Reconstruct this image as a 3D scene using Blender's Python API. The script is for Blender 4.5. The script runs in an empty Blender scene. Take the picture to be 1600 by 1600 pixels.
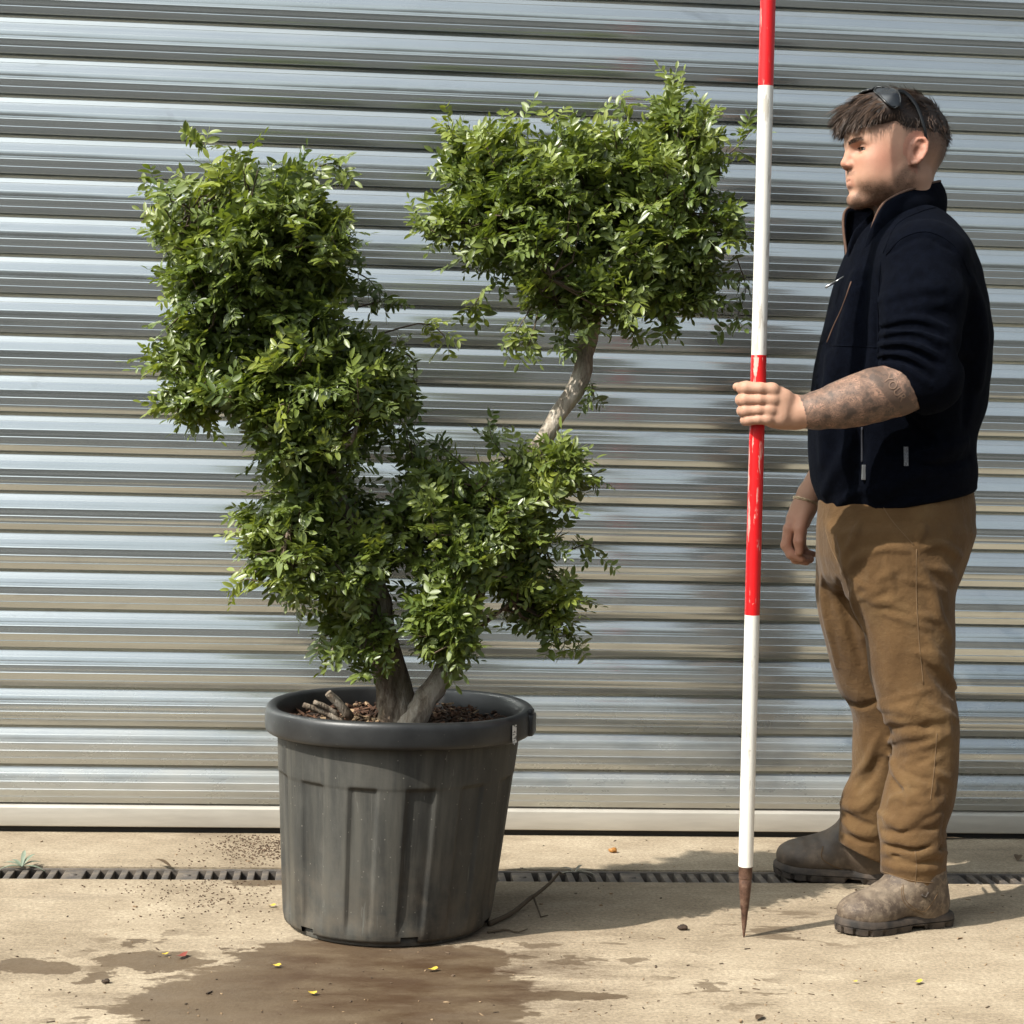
import bpy, bmesh, math, random
import numpy as np
from mathutils import Vector, Matrix, Quaternion

random.seed(7)
rng = np.random.default_rng(7)
SC = bpy.context.scene
COL = SC.collection

# ------------------------------------------------------------------ camera
CAM_H, CAM_F = 0.985, 2955.0            # metres, focal length in pixels of the 1600 px frame
YAW, PITCH, ROLL = (math.radians(a) for a in (4.7, -2.6, 1.45))
_F = np.array([math.sin(YAW) * math.cos(PITCH), math.cos(YAW) * math.cos(PITCH), math.sin(PITCH)])
_R0 = np.array([math.cos(YAW), -math.sin(YAW), 0.0])
_U0 = np.cross(_R0, _F)
_R = math.cos(ROLL) * _R0 + math.sin(ROLL) * _U0
_U = math.cos(ROLL) * _U0 - math.sin(ROLL) * _R0
_C = np.array([0, 0, CAM_H])

cam_data = bpy.data.cameras.new('camera')
cam = bpy.data.objects.new('camera', cam_data)
COL.objects.link(cam)
cam.matrix_world = Matrix(((_R[0], _U[0], -_F[0], _C[0]), (_R[1], _U[1], -_F[1], _C[1]),
                           (_R[2], _U[2], -_F[2], _C[2]), (0, 0, 0, 1)))
cam_data.sensor_width = 36.0
cam_data.lens = CAM_F / 1600 * 36
cam_data.clip_start = 0.05
cam_data.clip_end = 500
SC.camera = cam


def ray(u, v):
    return _F + (u - 800) / CAM_F * _R - (v - 800) / CAM_F * _U


def at(u, v, y):
    """measured picture point -> place in the yard, at depth y"""
    d = ray(u, v)
    return _C + d * (y / d[1])


def ground(u, v, z=0.0):
    d = ray(u, v)
    return _C + d * ((z - CAM_H) / d[2])


# ------------------------------------------------------------------ daylight
SUN_EL = math.radians(46)
SUN_DIR = np.array([0.866 * math.cos(SUN_EL), 0.5 * math.cos(SUN_EL), -math.sin(SUN_EL)])   # the way the light travels
world = bpy.data.worlds.new('World')
SC.world = world
world.use_nodes = True
wn = world.node_tree
wn.nodes.clear()
sky = wn.nodes.new('ShaderNodeTexSky')
sky.sky_type = 'NISHITA'
sky.sun_disc = False
sky.sun_elevation = SUN_EL
sky.sun_rotation = math.atan2(-SUN_DIR[0], -SUN_DIR[1])
sky.air_density = 1.0
sky.dust_density = 4.5
bg = wn.nodes.new('ShaderNodeBackground')
bg.inputs[1].default_value = 0.118
wo = wn.nodes.new('ShaderNodeOutputWorld')
# thin bright broken cloud all over the sky
tcw = wn.nodes.new('ShaderNodeTexCoord')
mpw = wn.nodes.new('ShaderNodeMapping')
mpw.inputs['Scale'].default_value = (1, 1, 2.2)
nzw = wn.nodes.new('ShaderNodeTexNoise')
nzw.inputs['Scale'].default_value = 2.3
nzw.inputs['Detail'].default_value = 5
rpw = wn.nodes.new('ShaderNodeValToRGB')
rpw.color_ramp.elements[0].position, rpw.color_ramp.elements[0].color = .34, (.30, .30, .30, 1)
rpw.color_ramp.elements[1].position, rpw.color_ramp.elements[1].color = .66, (.85, .85, .85, 1)
mxw = wn.nodes.new('ShaderNodeMixRGB')
bww = wn.nodes.new('ShaderNodeRGBToBW')
vmw = wn.nodes.new('ShaderNodeMixRGB')
vmw.blend_type = 'MULTIPLY'
vmw.inputs[0].default_value = 1.0
vmw.inputs[2].default_value = (1.52, 1.68, 1.70, 1)
wn.links.new(sky.outputs[0], bww.inputs[0])
wn.links.new(bww.outputs[0], vmw.inputs[1])
wn.links.new(vmw.outputs[0], mxw.inputs[2])
wn.links.new(tcw.outputs['Generated'], mpw.inputs[0])
wn.links.new(mpw.outputs[0], nzw.inputs['Vector'])
wn.links.new(nzw.outputs['Fac'], rpw.inputs[0])
wn.links.new(rpw.outputs[0], mxw.inputs[0])
wn.links.new(sky.outputs[0], mxw.inputs[1])
wn.links.new(mxw.outputs[0], bg.inputs[0])
wn.links.new(bg.outputs[0], wo.inputs[0])

sun_data = bpy.data.lights.new('sun', 'SUN')
sun_data.energy = 5.0
sun_data.angle = math.radians(0.53)
sun_data.color = (1.0, 0.94, 0.85)
sun = bpy.data.objects.new('sun', sun_data)
COL.objects.link(sun)
sun.rotation_euler = Vector(SUN_DIR).to_track_quat('-Z', 'Y').to_euler()
sun.location = (-4, -3, 6)

SC.view_settings.view_transform = 'Standard'
SC.view_settings.look = 'None'
SC.view_settings.exposure = 0.40
SC.view_settings.gamma = 1.0
SC.view_settings.use_curve_mapping = False
SC.render.engine = 'CYCLES'
SC.cycles.max_bounces = 8
SC.cycles.transparent_max_bounces = 8
SC.cycles.caustics_reflective = False
SC.cycles.caustics_refractive = False
SC.cycles.use_denoising = True


# ------------------------------------------------------------------ helpers
class NT:
    """small wrapper for building procedural materials"""
    def __init__(s, name):
        s.m = bpy.data.materials.new(name)
        s.m.use_nodes = True
        s.t = s.m.node_tree
        s.t.nodes.clear()
        s.out = s.t.nodes.new('ShaderNodeOutputMaterial')

    def n(s, kind, **kw):
        nd = s.t.nodes.new('ShaderNode' + kind)
        for k, v in kw.items():
            if k.startswith('i_'):
                key = k[2:]
                key = int(key) if key.isdigit() else key.replace('_', ' ')
                s.set(nd.inputs[key], v)
            else:
                setattr(nd, k, v)
        return nd

    def set(s, sock, v):
        if isinstance(v, bpy.types.NodeSocket):
            s.t.links.new(v, sock)
        elif isinstance(v, (tuple, list)) and len(v) == 3 and sock.type == 'RGBA':
            sock.default_value = (*v, 1)
        else:
            sock.default_value = v

    def obj(s):
        return s.n('TexCoord').outputs['Object']

    def pos(s):
        return s.n('NewGeometry').outputs['Position']

    def scale(s, vec, sc):
        return s.n('Mapping', i_Vector=vec, i_Scale=sc).outputs[0]

    def noise(s, vec, scale, detail=4, rough=0.55, dist=0.0):
        return s.n('TexNoise', i_Vector=vec, i_Scale=scale, i_Detail=detail, i_Roughness=rough, i_Distortion=dist).outputs['Fac']

    def ramp(s, fac, stops, interp='LINEAR'):
        nd = s.n('ValToRGB', i_Fac=fac)
        cr = nd.color_ramp
        cr.interpolation = interp
        while len(cr.elements) < len(stops):
            cr.elements.new(0.5)
        for e, (p, c) in zip(cr.elements, stops):
            e.position = p
            e.color = (c, c, c, 1) if isinstance(c, (int, float)) else (*c, 1)
        return nd.outputs[0]

    def mix(s, fac, a, b, mode='MIX'):
        nd = s.n('MixRGB', blend_type=mode)
        s.set(nd.inputs[0], fac)
        s.set(nd.inputs[1], a)
        s.set(nd.inputs[2], b)
        return nd.outputs[0]

    def math(s, op, a, b=0.0, clamp=False):
        nd = s.n('Math', operation=op, use_clamp=clamp)
        s.set(nd.inputs[0], a)
        s.set(nd.inputs[1], b)
        return nd.outputs[0]

    def bump(s, h, strength=0.3, dist=0.01, normal=None):
        nd = s.n('Bump', i_Height=h, i_Strength=strength, i_Distance=dist)
        if normal is not None:
            s.set(nd.inputs['Normal'], normal)
        return nd.outputs[0]

    def bsdf(s, **kw):
        nd = s.n('BsdfPrincipled')
        for k, v in kw.items():
            s.set(nd.inputs[k.replace('_', ' ')], v)
        return nd

    def done(s, shader):
        s.t.links.new(shader.outputs[0] if hasattr(shader, 'outputs') else shader, s.out.inputs['Surface'])
        return s.m


def tag(o, label=None, cat=None, group=None, kind=None):
    if label:
        o['label'] = label
    if cat:
        o['category'] = cat
    if group:
        o['group'] = group
    if kind:
        o['kind'] = kind
    return o


def mesh_obj(name, verts, faces, mat, parent=None, smooth=False):
    me = bpy.data.meshes.new(name)
    me.from_pydata([tuple(map(float, v)) for v in verts], [], [tuple(map(int, f)) for f in faces])
    me.update()
    return link(name, me, mat, parent, smooth)


def link(name, me, mat, parent=None, smooth=False):
    if mat is not None and len(me.materials) == 0:
        me.materials.append(mat)
    if smooth:
        me.polygons.foreach_set('use_smooth', [True] * len(me.polygons))
    o = bpy.data.objects.new(name, me)
    COL.objects.link(o)
    if parent is not None:
        o.parent = parent
        o.matrix_parent_inverse = parent.matrix_world.inverted()
    return o


def np_mesh(name, V, Q, mat, parent=None, smooth=True, n=4):
    """fast mesh from numpy arrays (all faces with n corners)"""
    me = bpy.data.meshes.new(name)
    V = np.ascontiguousarray(V, dtype=np.float32)
    Q = np.ascontiguousarray(Q, dtype=np.int32)
    me.vertices.add(len(V))
    me.vertices.foreach_set('co', V.ravel())
    me.loops.add(Q.size)
    me.loops.foreach_set('vertex_index', Q.ravel())
    me.polygons.add(len(Q))
    me.polygons.foreach_set('loop_start', np.arange(0, Q.size, n, dtype=np.int32))
    me.update(calc_edges=True)
    me.validate()
    return link(name, me, mat, parent, smooth)


def empty(name, loc):
    o = bpy.data.objects.new(name, None)
    COL.objects.link(o)
    o.location = tuple(map(float, loc))
    o.empty_display_size = 0.1
    o.matrix_world = Matrix.Translation(o.location)
    return o


class MB:
    """collects shapes into one mesh"""
    def __init__(s):
        s.v, s.f = [], []

    def add(s, v, f):
        k = len(s.v)
        s.v += [tuple(map(float, p)) for p in v]
        s.f += [tuple(i + k for i in q) for q in f]
        return s

    def box(s, a, b, bev=0.0):
        (x0, y0, z0), (x1, y1, z1) = a, b
        if bev <= 0:
            v = [(x, y, z) for z in (z0, z1) for y in (y0, y1) for x in (x0, x1)]
            return s.add(v, [(0, 2, 3, 1), (4, 5, 7, 6), (0, 1, 5, 4), (2, 6, 7, 3), (0, 4, 6, 2), (1, 3, 7, 5)])
        bm = bmesh.new()
        bmesh.ops.create_cube(bm, size=1)
        for q in bm.verts:
            q.co = Vector((x0 + (q.co.x + .5) * (x1 - x0), y0 + (q.co.y + .5) * (y1 - y0), z0 + (q.co.z + .5) * (z1 - z0)))
        bmesh.ops.bevel(bm, geom=bm.edges[:], offset=bev, segments=2, affect='EDGES', profile=0.6)
        bm.verts.index_update()
        s.add([q.co[:] for q in bm.verts], [[q.index for q in f.verts] for f in bm.faces])
        bm.free()
        return s

    def tube(s, pts, rad, n=10, caps=True, flat=1.0, up=None):
        """tube through points; rad is a number or a list; flat squeezes the section"""
        P = [np.array(p, float) for p in pts]
        m = len(P)
        rad = [rad] * m if isinstance(rad, (int, float)) else list(rad)
        T = [P[min(i + 1, m - 1)] - P[max(i - 1, 0)] for i in range(m)]
        T = [t / (np.linalg.norm(t) + 1e-12) for t in T]
        a = np.array(up, float) if up is not None else (np.array([0, 0, 1.]) if abs(T[0][2]) < .9 else np.array([1., 0, 0]))
        v, f = [], []
        for i in range(m):
            a = a - T[i] * (a @ T[i])
            a /= np.linalg.norm(a) + 1e-12
            b = np.cross(T[i], a)
            for k in range(n):
                w = 2 * math.pi * k / n
                v.append(P[i] + rad[i] * (math.cos(w) * a * flat + math.sin(w) * b))
        for i in range(m - 1):
            for k in range(n):
                f.append((i * n + k, i * n + (k + 1) % n, (i + 1) * n + (k + 1) % n, (i + 1) * n + k))
        if caps:
            f.append(tuple(range(n))[::-1])
            f.append(tuple((m - 1) * n + k for k in range(n)))
        return s.add(v, f)

    def lathe(s, prof, centre=(0, 0, 0), n=64):
        """prof: list of (r, z); open profile revolved about z"""
        m = len(prof)
        v, f = [], []
        for (r, z) in prof:
            for k in range(n):
                w = 2 * math.pi * k / n
                v.append((centre[0] + r * math.cos(w), centre[1] + r * math.sin(w), centre[2] + z))
        for i in range(m - 1):
            for k in range(n):
                f.append((i * n + k, i * n + (k + 1) % n, (i + 1) * n + (k + 1) % n, (i + 1) * n + k))
        return s.add(v, f)

    def build(s, name, mat, parent=None, smooth=False):
        o = mesh_obj(name, s.v, s.f, mat, parent, smooth)
        return o


def smooth_by_angle(o, deg=35):
    me = o.data
    me.polygons.foreach_set('use_smooth', [True] * len(me.polygons))
    bm = bmesh.new()
    bm.from_mesh(me)
    for e in bm.edges:
        e.smooth = len(e.link_faces) == 2 and e.calc_face_angle(0) < math.radians(deg)
    bm.to_mesh(me)
    bm.free()
    return o


def spline(pts, n):
    """Catmull-Rom through points -> n samples"""
    P = np.array(pts, float)
    P = np.vstack([2 * P[0] - P[1], P, 2 * P[-1] - P[-2]])
    m = len(P) - 3
    out = []
    for t in np.linspace(0, m - 1e-9, n):
        i = int(t)
        u = t - i
        p0, p1, p2, p3 = P[i:i + 4]
        out.append(.5 * ((2 * p1) + (-p0 + p2) * u + (2 * p0 - 5 * p1 + 4 * p2 - p3) * u * u + (-p0 + 3 * p1 - 3 * p2 + p3) * u ** 3))
    return np.array(out)

# ================================================================== the setting
WALL_Y = 4.51
DRAIN_Y0, DRAIN_Y1 = 4.04, 4.155


def mat_concrete():
    m = NT('pale_concrete')
    p = m.pos()
    big = m.noise(p, 1.3, 4, .6)
    mid = m.noise(m.scale(p, (6, 8, 6)), 1.0, 8, .72)
    fine = m.noise(p, 130, 4, .8)
    grit = m.n('TexVoronoi', i_Vector=p, i_Scale=210.0).outputs['Distance']
    base = m.ramp(m.math('ADD', m.math('MULTIPLY', big, .45), m.math('MULTIPLY', mid, .55)),
                  [(.36, (.235, .187, .128)), (.5, (.350, .287, .205)), (.62, (.44, .370, .272))])
    base = m.mix(.60, base, m.ramp(fine, [(.38, (.50, .48, .45)), (.62, (1.28, 1.26, 1.23))]), 'MULTIPLY')
    base = m.mix(m.ramp(grit, [(.08, .60), (.24, 0.0)]), base, (.15, .115, .08))
    # brushed streaks along the wall
    st = m.noise(m.scale(p, (3, 60, 3)), 1.0, 4, .6)
    base = m.mix(.18, base, m.ramp(st, [(.35, (.72, .70, .67)), (.65, (1.08, 1.07, 1.05))]), 'MULTIPLY')
    # --- damp stain: a big patch in front of the pot plus splashes, edges broken by noise
    sep = m.n('SeparateXYZ', i_Vector=p)
    warp = m.n('TexNoise', i_Vector=m.scale(p, (1, 1.25, 1)), i_Scale=8.0, i_Detail=9.0, i_Roughness=.68).outputs['Color']
    wp = m.n('VectorMath', operation='MULTIPLY_ADD')
    m.set(wp.inputs[0], warp)
    wp.inputs[1].default_value = (.30, .16, 0)
    sub = m.n('VectorMath', operation='ADD')
    m.set(sub.inputs[0], p)
    sub.inputs[1].default_value = (-.15, -.08, 0)
    m.set(wp.inputs[2], sub.outputs[0])
    pw = wp.outputs[0]

    def blob(cx, cy, rx, ry):
        q = m.n('Mapping', i_Vector=pw, i_Location=(-cx / rx, -cy / ry, 0), i_Scale=(1 / rx, 1 / ry, 0)).outputs[0]
        d = m.n('VectorMath', operation='LENGTH')
        m.set(d.inputs[0], q)
        return m.math('SUBTRACT', 1.0, d.outputs['Value'])

    wet = None
    for b in BLOBS:
        k = blob(*b)
        wet = k if wet is None else m.math('MAXIMUM', wet, k)
    wet = m.math('ADD', wet, m.math('MULTIPLY', m.math('SUBTRACT', m.noise(m.scale(p, (14, 40, 14)), 1, 4, .6), .5), .55))
    wet_m = m.ramp(wet, [(.0, 0), (.06, 1)])
    # small splashes
    spl = m.noise(m.scale(p, (9, 17, 9)), 1.0, 3, .55, .4)
    near = None
    for b in SPLASH:
        k = blob(*b)
        near = k if near is None else m.math('MAXIMUM', near, k)
    spl_m = m.math('MULTIPLY', m.ramp(spl, [(.56, 0), (.575, 1)]), m.ramp(near, [(.0, 0), (.5, 1)]), True)
    damp = m.math('MAXIMUM', m.math('MULTIPLY', wet_m, .95), m.math('MULTIPLY', spl_m, .75))
    base = m.mix(m.math('MULTIPLY', damp, .86), base, m.mix(m.noise(p, 9, 5, .6), (.057, .034, .0165), (.100, .064, .033)))
    # soil washed out of the pot browns the middle of the wet patch
    mud = m.ramp(blob(.12, 3.35, .42, .42), [(.0, 0), (.5, 1)])
    mudn = m.ramp(m.noise(m.scale(p, (6, 14, 6)), 1, 5, .65), [(.38, 0), (.6, 1)])
    base = m.mix(m.math('MULTIPLY', m.math('MULTIPLY', mud, mudn), .80), base, (.050, .025, .011))
    # faint tyre and drip marks on dry concrete
    sm = m.noise(m.scale(p, (2.2, 7, 2)), 1.0, 5, .65)
    base = m.mix(m.ramp(sm, [(.56, 0), (.70, .45)]), base, (.15, .115, .080))
    bmp = m.bump(fine, .35, .003)
    bmp = m.bump(mid, .25, .006, bmp)
    rough = m.ramp(m.math('MULTIPLY', damp, m.ramp(m.noise(p, 7, 4, .6), [(.35, .4), (.65, 1)])), [(0, .92), (1, .40)])
    return m.done(m.bsdf(Base_Color=base, Roughness=rough, Normal=bmp, Specular_IOR_Level=.35))


def gxy(u, v):
    g = ground(u, v)
    return g[0], g[1]


BLOBS, SPLASH = [], []
for (u, v, ru, rv) in [(520, 1575, 330, 95), (640, 1535, 170, 70), (330, 1560, 130, 36), (470, 1500, 130, 34), (250, 1503, 75, 15),
                       (60, 1509, 70, 12), (205, 1474, 24, 9), (150, 1527, 28, 7), (860, 1556, 130, 9), (400, 1378, 44, 7), (740, 1500, 70, 26)]:
    x, y = gxy(u, v)
    BLOBS.append((x, y, ru / 830 * y / 3.5, abs(gxy(u, v - rv)[1] - gxy(u, v + rv)[1]) / 2))
for (u, v, ru, rv) in [(230, 1490, 130, 60), (900, 1490, 220, 40), (1130, 1540, 130, 45), (1250, 1450, 160, 40), (180, 1580, 120, 50)]:
    x, y = gxy(u, v)
    SPLASH.append((x, y, ru / 830 * y / 3.5, abs(gxy(u, v - rv)[1] - gxy(u, v + rv)[1]) / 2))

M_CONC = mat_concrete()

m = NT('yard_asphalt')
p = m.pos()
M_ASPH = m.done(m.bsdf(Base_Color=m.ramp(m.noise(p, 30, 5, .7), [(.3, (.034, .034, .033)), (.7, (.060, .060, .058))]), Roughness=.9,
                       Normal=m.bump(m.noise(p, 120, 3, .7), .5, .01)))

# the apron in front of the shutter (the drain sits in the gap), the yard round it
AX0, AX1, AY0, AY1 = -7.0, 8.0, 2.8, 4.9
b = MB()
b.box((AX0, AY0, -.14), (AX1, DRAIN_Y0, 0))
b.box((AX0, DRAIN_Y1, -.14), (AX1, AY1, 0))
tag(b.build('concrete_pavement', M_CONC), 'pale beige concrete apron with wet stain in front of the steel shutter', 'pavement', kind='structure')
E60 = 120.0
b = MB()
v = [(-E60, -E60, -.004), (E60, -E60, -.004), (E60, E60, -.004), (-E60, E60, -.004),
     (AX0, AY0, -.004), (AX1, AY0, -.004), (AX1, AY1, -.004), (AX0, AY1, -.004)]
b.add(v, [(0, 1, 5, 4), (1, 2, 6, 5), (2, 3, 7, 6), (3, 0, 4, 7)])
tag(b.build('ground', M_ASPH), 'dark asphalt yard around the concrete apron', 'ground', kind='structure')

# ------------------------------------------------------------------ drain channel
m = NT('cast_iron_grate')
p = m.obj()
c = m.mix(m.ramp(m.noise(p, 22, 5, .65), [(.4, 0), (.65, 1)]), (.085, .075, .068), (.19, .155, .12))
M_IRON = m.done(m.bsdf(Base_Color=c, Metallic=.25, Roughness=.72, Normal=m.bump(m.noise(p, 260, 3, .6), .4, .002)))
m = NT('drain_dirt')
M_DIRT = m.done(m.bsdf(Base_Color=m.ramp(m.noise(m.pos(), 40, 4, .6), [(.3, (.012, .010, .008)), (.7, (.03, .024, .018))]), Roughness=.95))

drain = empty('drain_channel', (0.4, (DRAIN_Y0 + DRAIN_Y1) / 2, 0))
tag(drain, 'narrow slotted iron drain channel crossing the concrete below the shutter', 'drain')
b = MB()
b.box((AX0, DRAIN_Y0 + .001, -.13), (AX1, DRAIN_Y1 - .001, -.085))
b.build('trough', M_DIRT, drain)
for (ya, yb) in ((DRAIN_Y0 + .001, DRAIN_Y0 + .012), (DRAIN_Y1 - .012, DRAIN_Y1 - .001)):
    b = MB()
    b.box((AX0, ya, -.10), (AX1, yb, -.003), .002)
    b.build('rail', M_IRON, drain)
PITCH_S = .0304
sy0, sy1 = DRAIN_Y0 + .0125, DRAIN_Y1 - .0125
b = MB()
b.box((-.0074, sy0, -.03), (.0074, sy1, -.0045), .0022)
bar_me = bpy.data.meshes.new('bar')
bar_me.from_pydata(b.v, [], b.f)
bar_me.materials.append(M_IRON)
b = MB()
b.box((-.0226, sy0, -.03), (.0226, sy1, -.0045), .0022)
b.lathe([(0.0001, .0022), (.006, .0022), (.0085, 0), (.009, -.004)], (0, (sy0 + sy1) / 2, -.0042), 12)
plate_me = bpy.data.meshes.new('bolt_plate')
plate_me.from_pydata(b.v, [], b.f)
plate_me.materials.append(M_IRON)
x0 = -.592 - 8 * PITCH_S * 6
i = 0
while x0 + i * PITCH_S < 2.6:
    x = x0 + i * PITCH_S
    if x > -1.9:
        k = i % 8
        if k == 0:
            o = link('bolt_plate', plate_me, None, drain)
            o.location = (x, 0, 0)
            o.matrix_parent_inverse = drain.matrix_world.inverted()
        elif k != 1 or True:
            o = link('bar', bar_me, None, drain)
            o.location = (x + PITCH_S / 2 if 0 < k < 7 else x, 0, 0)
            if k == 7:
                bpy.data.objects.remove(o)
    i += 1

# ------------------------------------------------------------------ roller shutter
m = NT('galvanised_steel')
p = m.pos()
streak = m.noise(m.scale(p, (1.2, 40, 40)), 1.0, 3, .5)
blot = m.noise(m.scale(p, (5, 14, 14)), 1.0, 5, .6)
scr = m.noise(m.scale(p, (30, 160, 160)), 1.0, 3, .7)
col = m.ramp(m.math('ADD', m.math('MULTIPLY', streak, .5), m.math('MULTIPLY', blot, .5)),
             [(.3, (.51, .550, .552)), (.5, (.55, .590, .592)), (.7, (.59, .626, .626))])
smud = m.ramp(m.noise(m.scale(p, (3.1, 1, 9)), 1.0, 6, .68, .6), [(.62, 0), (.74, .28)])
col = m.mix(smud, col, (.22, .22, .215))
# dust splashed up from the ground on the lowest laths
dust = m.ramp(m.n('SeparateXYZ', i_Vector=p).outputs[2], [(.0, 1), (.42, 0)])
dustn = m.math('MULTIPLY', dust, m.ramp(m.noise(m.scale(p, (7, 7, 14)), 1, 5, .6), [(.3, .25), (.7, .9)]), True)
col = m.mix(m.math('MULTIPLY', dustn, .65), col, (.36, .32, .26))
rgh = m.math('ADD', m.ramp(m.math('ADD', m.math('MULTIPLY', streak, .6), m.math('MULTIPLY', scr, .4)), [(.3, .12), (.7, .19)]), m.math('MULTIPLY', dustn, .3))
bmp = m.bump(streak, .008, .003)
bmp = m.bump(m.noise(m.scale(p, (2.4, 9, 9)), 1, 3, .5), .10, .012, bmp)
met = m.math('SUBTRACT', .92, m.math('MULTIPLY', dustn, .55))
sharp = m.bsdf(Base_Color=col, Metallic=met, Roughness=rgh, Normal=bmp)
broad = m.bsdf(Base_Color=col, Metallic=met, Roughness=.50, Normal=bmp)
mxs = m.n('MixShader', i_Fac=.12)
m.t.links.new(sharp.outputs[0], mxs.inputs[1])
m.t.links.new(broad.outputs[0], mxs.inputs[2])
M_STEEL = m.done(mxs)

m = NT('aluminium_bottom_rail')
p = m.pos()
col = m.ramp(m.noise(m.scale(p, (4, 4, 30)), 1, 5, .6), [(.3, (.40, .375, .33)), (.7, (.54, .51, .45))])
M_RAIL = m.done(m.bsdf(Base_Color=col, Metallic=.35, Roughness=.5, Normal=m.bump(m.noise(p, 60, 3, .6), .05, .003)))

SX0, SX1 = -2.3, 3.5
SP, SZ0 = .09197, .0709
shutter = empty('roller_shutter', ((SX0 + SX1) / 2, WALL_Y, 0))
tag(shutter, 'closed galvanised steel roller shutter of horizontal laths behind the tree', 'shutter')
# lath section (y towards the viewer is negative), top to bottom: hinge roll, curved face with rolled ribs, lower lip
prof = []
N = 44
t_top, t_bot = math.radians(37), math.radians(-17)
zc, yc = 0.0, 0.0
H = SP - .0010
pts = []
for k in range(N + 1):
    s = k / N
    t = t_top + (t_bot - t_top) * (s ** .8)
    pts.append([zc, yc])
    ds = 1.0 / N
    zc -= math.cos(t) * ds
    yc -= math.sin(t) * ds
pts = np.array(pts)
pts *= H / -pts[-1, 0]
for r, (at_s, hgt) in enumerate([(.27, .0016), (.47, .0016), (.66, .0014), (.83, .0009)]):
    pass
fine = []
for s in np.linspace(0, 1, 330):
    z = np.interp(s * N, range(N + 1), pts[:, 0])
    y = np.interp(s * N, range(N + 1), pts[:, 1])
    for (a, hgt) in [(.265, .0009), (.47, .0010), (.665, .0011), (.85, .0006)]:
        q = (s - a) * H
        if -.0016 < q <= 0:
            y -= hgt * (q + .0016) / .0016
        elif 0 < q < .011:
            y -= hgt * (1 - q / .011)
    fine.append((z, y))
back = [(-.0012, .0045), (0.0, .0)] 
sec = [(.0010, .014), (.0009, .0035), (.0005, .0006)] + [(z, y) for z, y in fine]
zl, yl = fine[-1]
sec += [(zl - .0006, yl + .0012), (zl - .0009, yl + .004), (zl - .0004, yl + .020)]
vs, fs = [], []
for x in (SX0, SX1):
    for (z, y) in sec:
        vs.append((x, WALL_Y + y - .0, z))
n = len(sec)
for k in range(n - 1):
    fs.append((k, n + k, n + k + 1, k + 1))
slat_me = bpy.data.meshes.new('slat')
slat_me.from_pydata(vs, [], fs)
slat_me.materials.append(M_STEEL)
slat_me.polygons.foreach_set('use_smooth', [True] * len(slat_me.polygons))
NSL = 31
for k in range(NSL):
    o = link('slat', slat_me, None, shutter)
    o.location = (0, (0.0008 if k % 3 == 0 else -.0004 if k % 3 == 1 else 0), SZ0 + SP * (k + 1) - .001)
    o.rotation_euler = (0, math.radians(random.uniform(-.012, .012)), 0)
    o.matrix_parent_inverse = shutter.matrix_world.inverted()
b = MB()
zt = SZ0
sec = [(zt + .004, .02), (zt + .0005, .004), (zt - .002, -.004), (zt - .009, -.0135), (zt - .012, -.016), (zt - .014, -.0165),
       (.019, -.0175), (.016, -.0168), (.0145, -.014), (.0145, .03)]
vs = [(x, WALL_Y + y, z) for x in (SX0, SX1) for (z, y) in sec]
n = len(sec)
b.add(vs, [(k, n + k, n + k + 1, k + 1) for k in range(n - 1)])
smooth_by_angle(b.build('bottom_rail', M_RAIL, shutter), 25)
m = NT('rubber_seal')
M_RUB = m.done(m.bsdf(Base_Color=(.012, .011, .010), Roughness=.8))
b = MB()
b.box((SX0, WALL_Y - .006, .002), (SX1, WALL_Y + .012, .0142))
b.build('rubber_seal', M_RUB, shutter)

# the building the shutter closes (beyond the picture)
m = NT('grey_cladding')
M_CLAD = m.done(m.bsdf(Base_Color=m.ramp(m.noise(m.pos(), 3, 4, .6), [(.3, (.22, .23, .23)), (.7, (.28, .29, .29))]), Roughness=.5))
wall = empty('warehouse_wall', (0.6, WALL_Y + .1, 0))
tag(wall, 'grey clad warehouse wall around the roller shutter', 'wall')
TOP = SZ0 + SP * NSL
b = MB()
b.box((-7, WALL_Y + .03, -.1), (SX0 - .06, WALL_Y + .3, 5.2))
b.box((SX1 + .06, WALL_Y + .03, -.1), (8, WALL_Y + .3, 5.2))
b.box((SX0 - .06, WALL_Y + .031, TOP - .05), (SX1 + .06, WALL_Y + .3, 5.2))
b.build('cladding', M_CLAD, wall)
for x in (SX0 - .06, SX1 - .02):
    b = MB()
    b.box((x, WALL_Y - .045, 0.001), (x + .08, WALL_Y + .06, TOP + .02), .004)
    b.build('guide_rail', M_RAIL, wall)

# unseen dark tree line, added behind the viewer for the laths to mirror
m = NT('added_foliage')
p = m.pos()
M_WOOD = m.done(m.bsdf(Base_Color=m.ramp(m.noise(p, 1.6, 5, .65), [(.3, (.014, .020, .010)), (.7, (.040, .052, .026))]), Roughness=.9, Normal=m.bump(m.noise(p, 3, 4, .7), 1.0, .4)))
vs, fs = [], []
nx, nz = 160, 14
for i in range(nx + 1):
    x = -42 + 84 * i / nx
    top = 5.6 + 1.1 * math.sin(x * .45) + .8 * math.sin(x * 1.3 + 1) + .5 * math.sin(x * 3.1 + 2)
    for j in range(nz + 1):
        f = j / nz
        dep = -15.5 + .018 * x * x * .35 + .9 * math.sin(x * .9 + f * 5) * (.3 + f) * .6 - 2.2 * f * f + .35 * math.sin(x * 3.7 + f * 11)
        vs.append((x, dep, -.02 + top * math.sin(f * math.pi / 2) ** .8))
for i in range(nx):
    for j in range(nz):
        a = i * (nz + 1) + j
        fs.append((a, a + 1, a + nz + 2, a + nz + 1))
tag(mesh_obj('added_dark_wood', vs, fs, M_WOOD, None, True), 'unseen dark tree line added for the shutter to mirror', kind='stuff')

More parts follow.
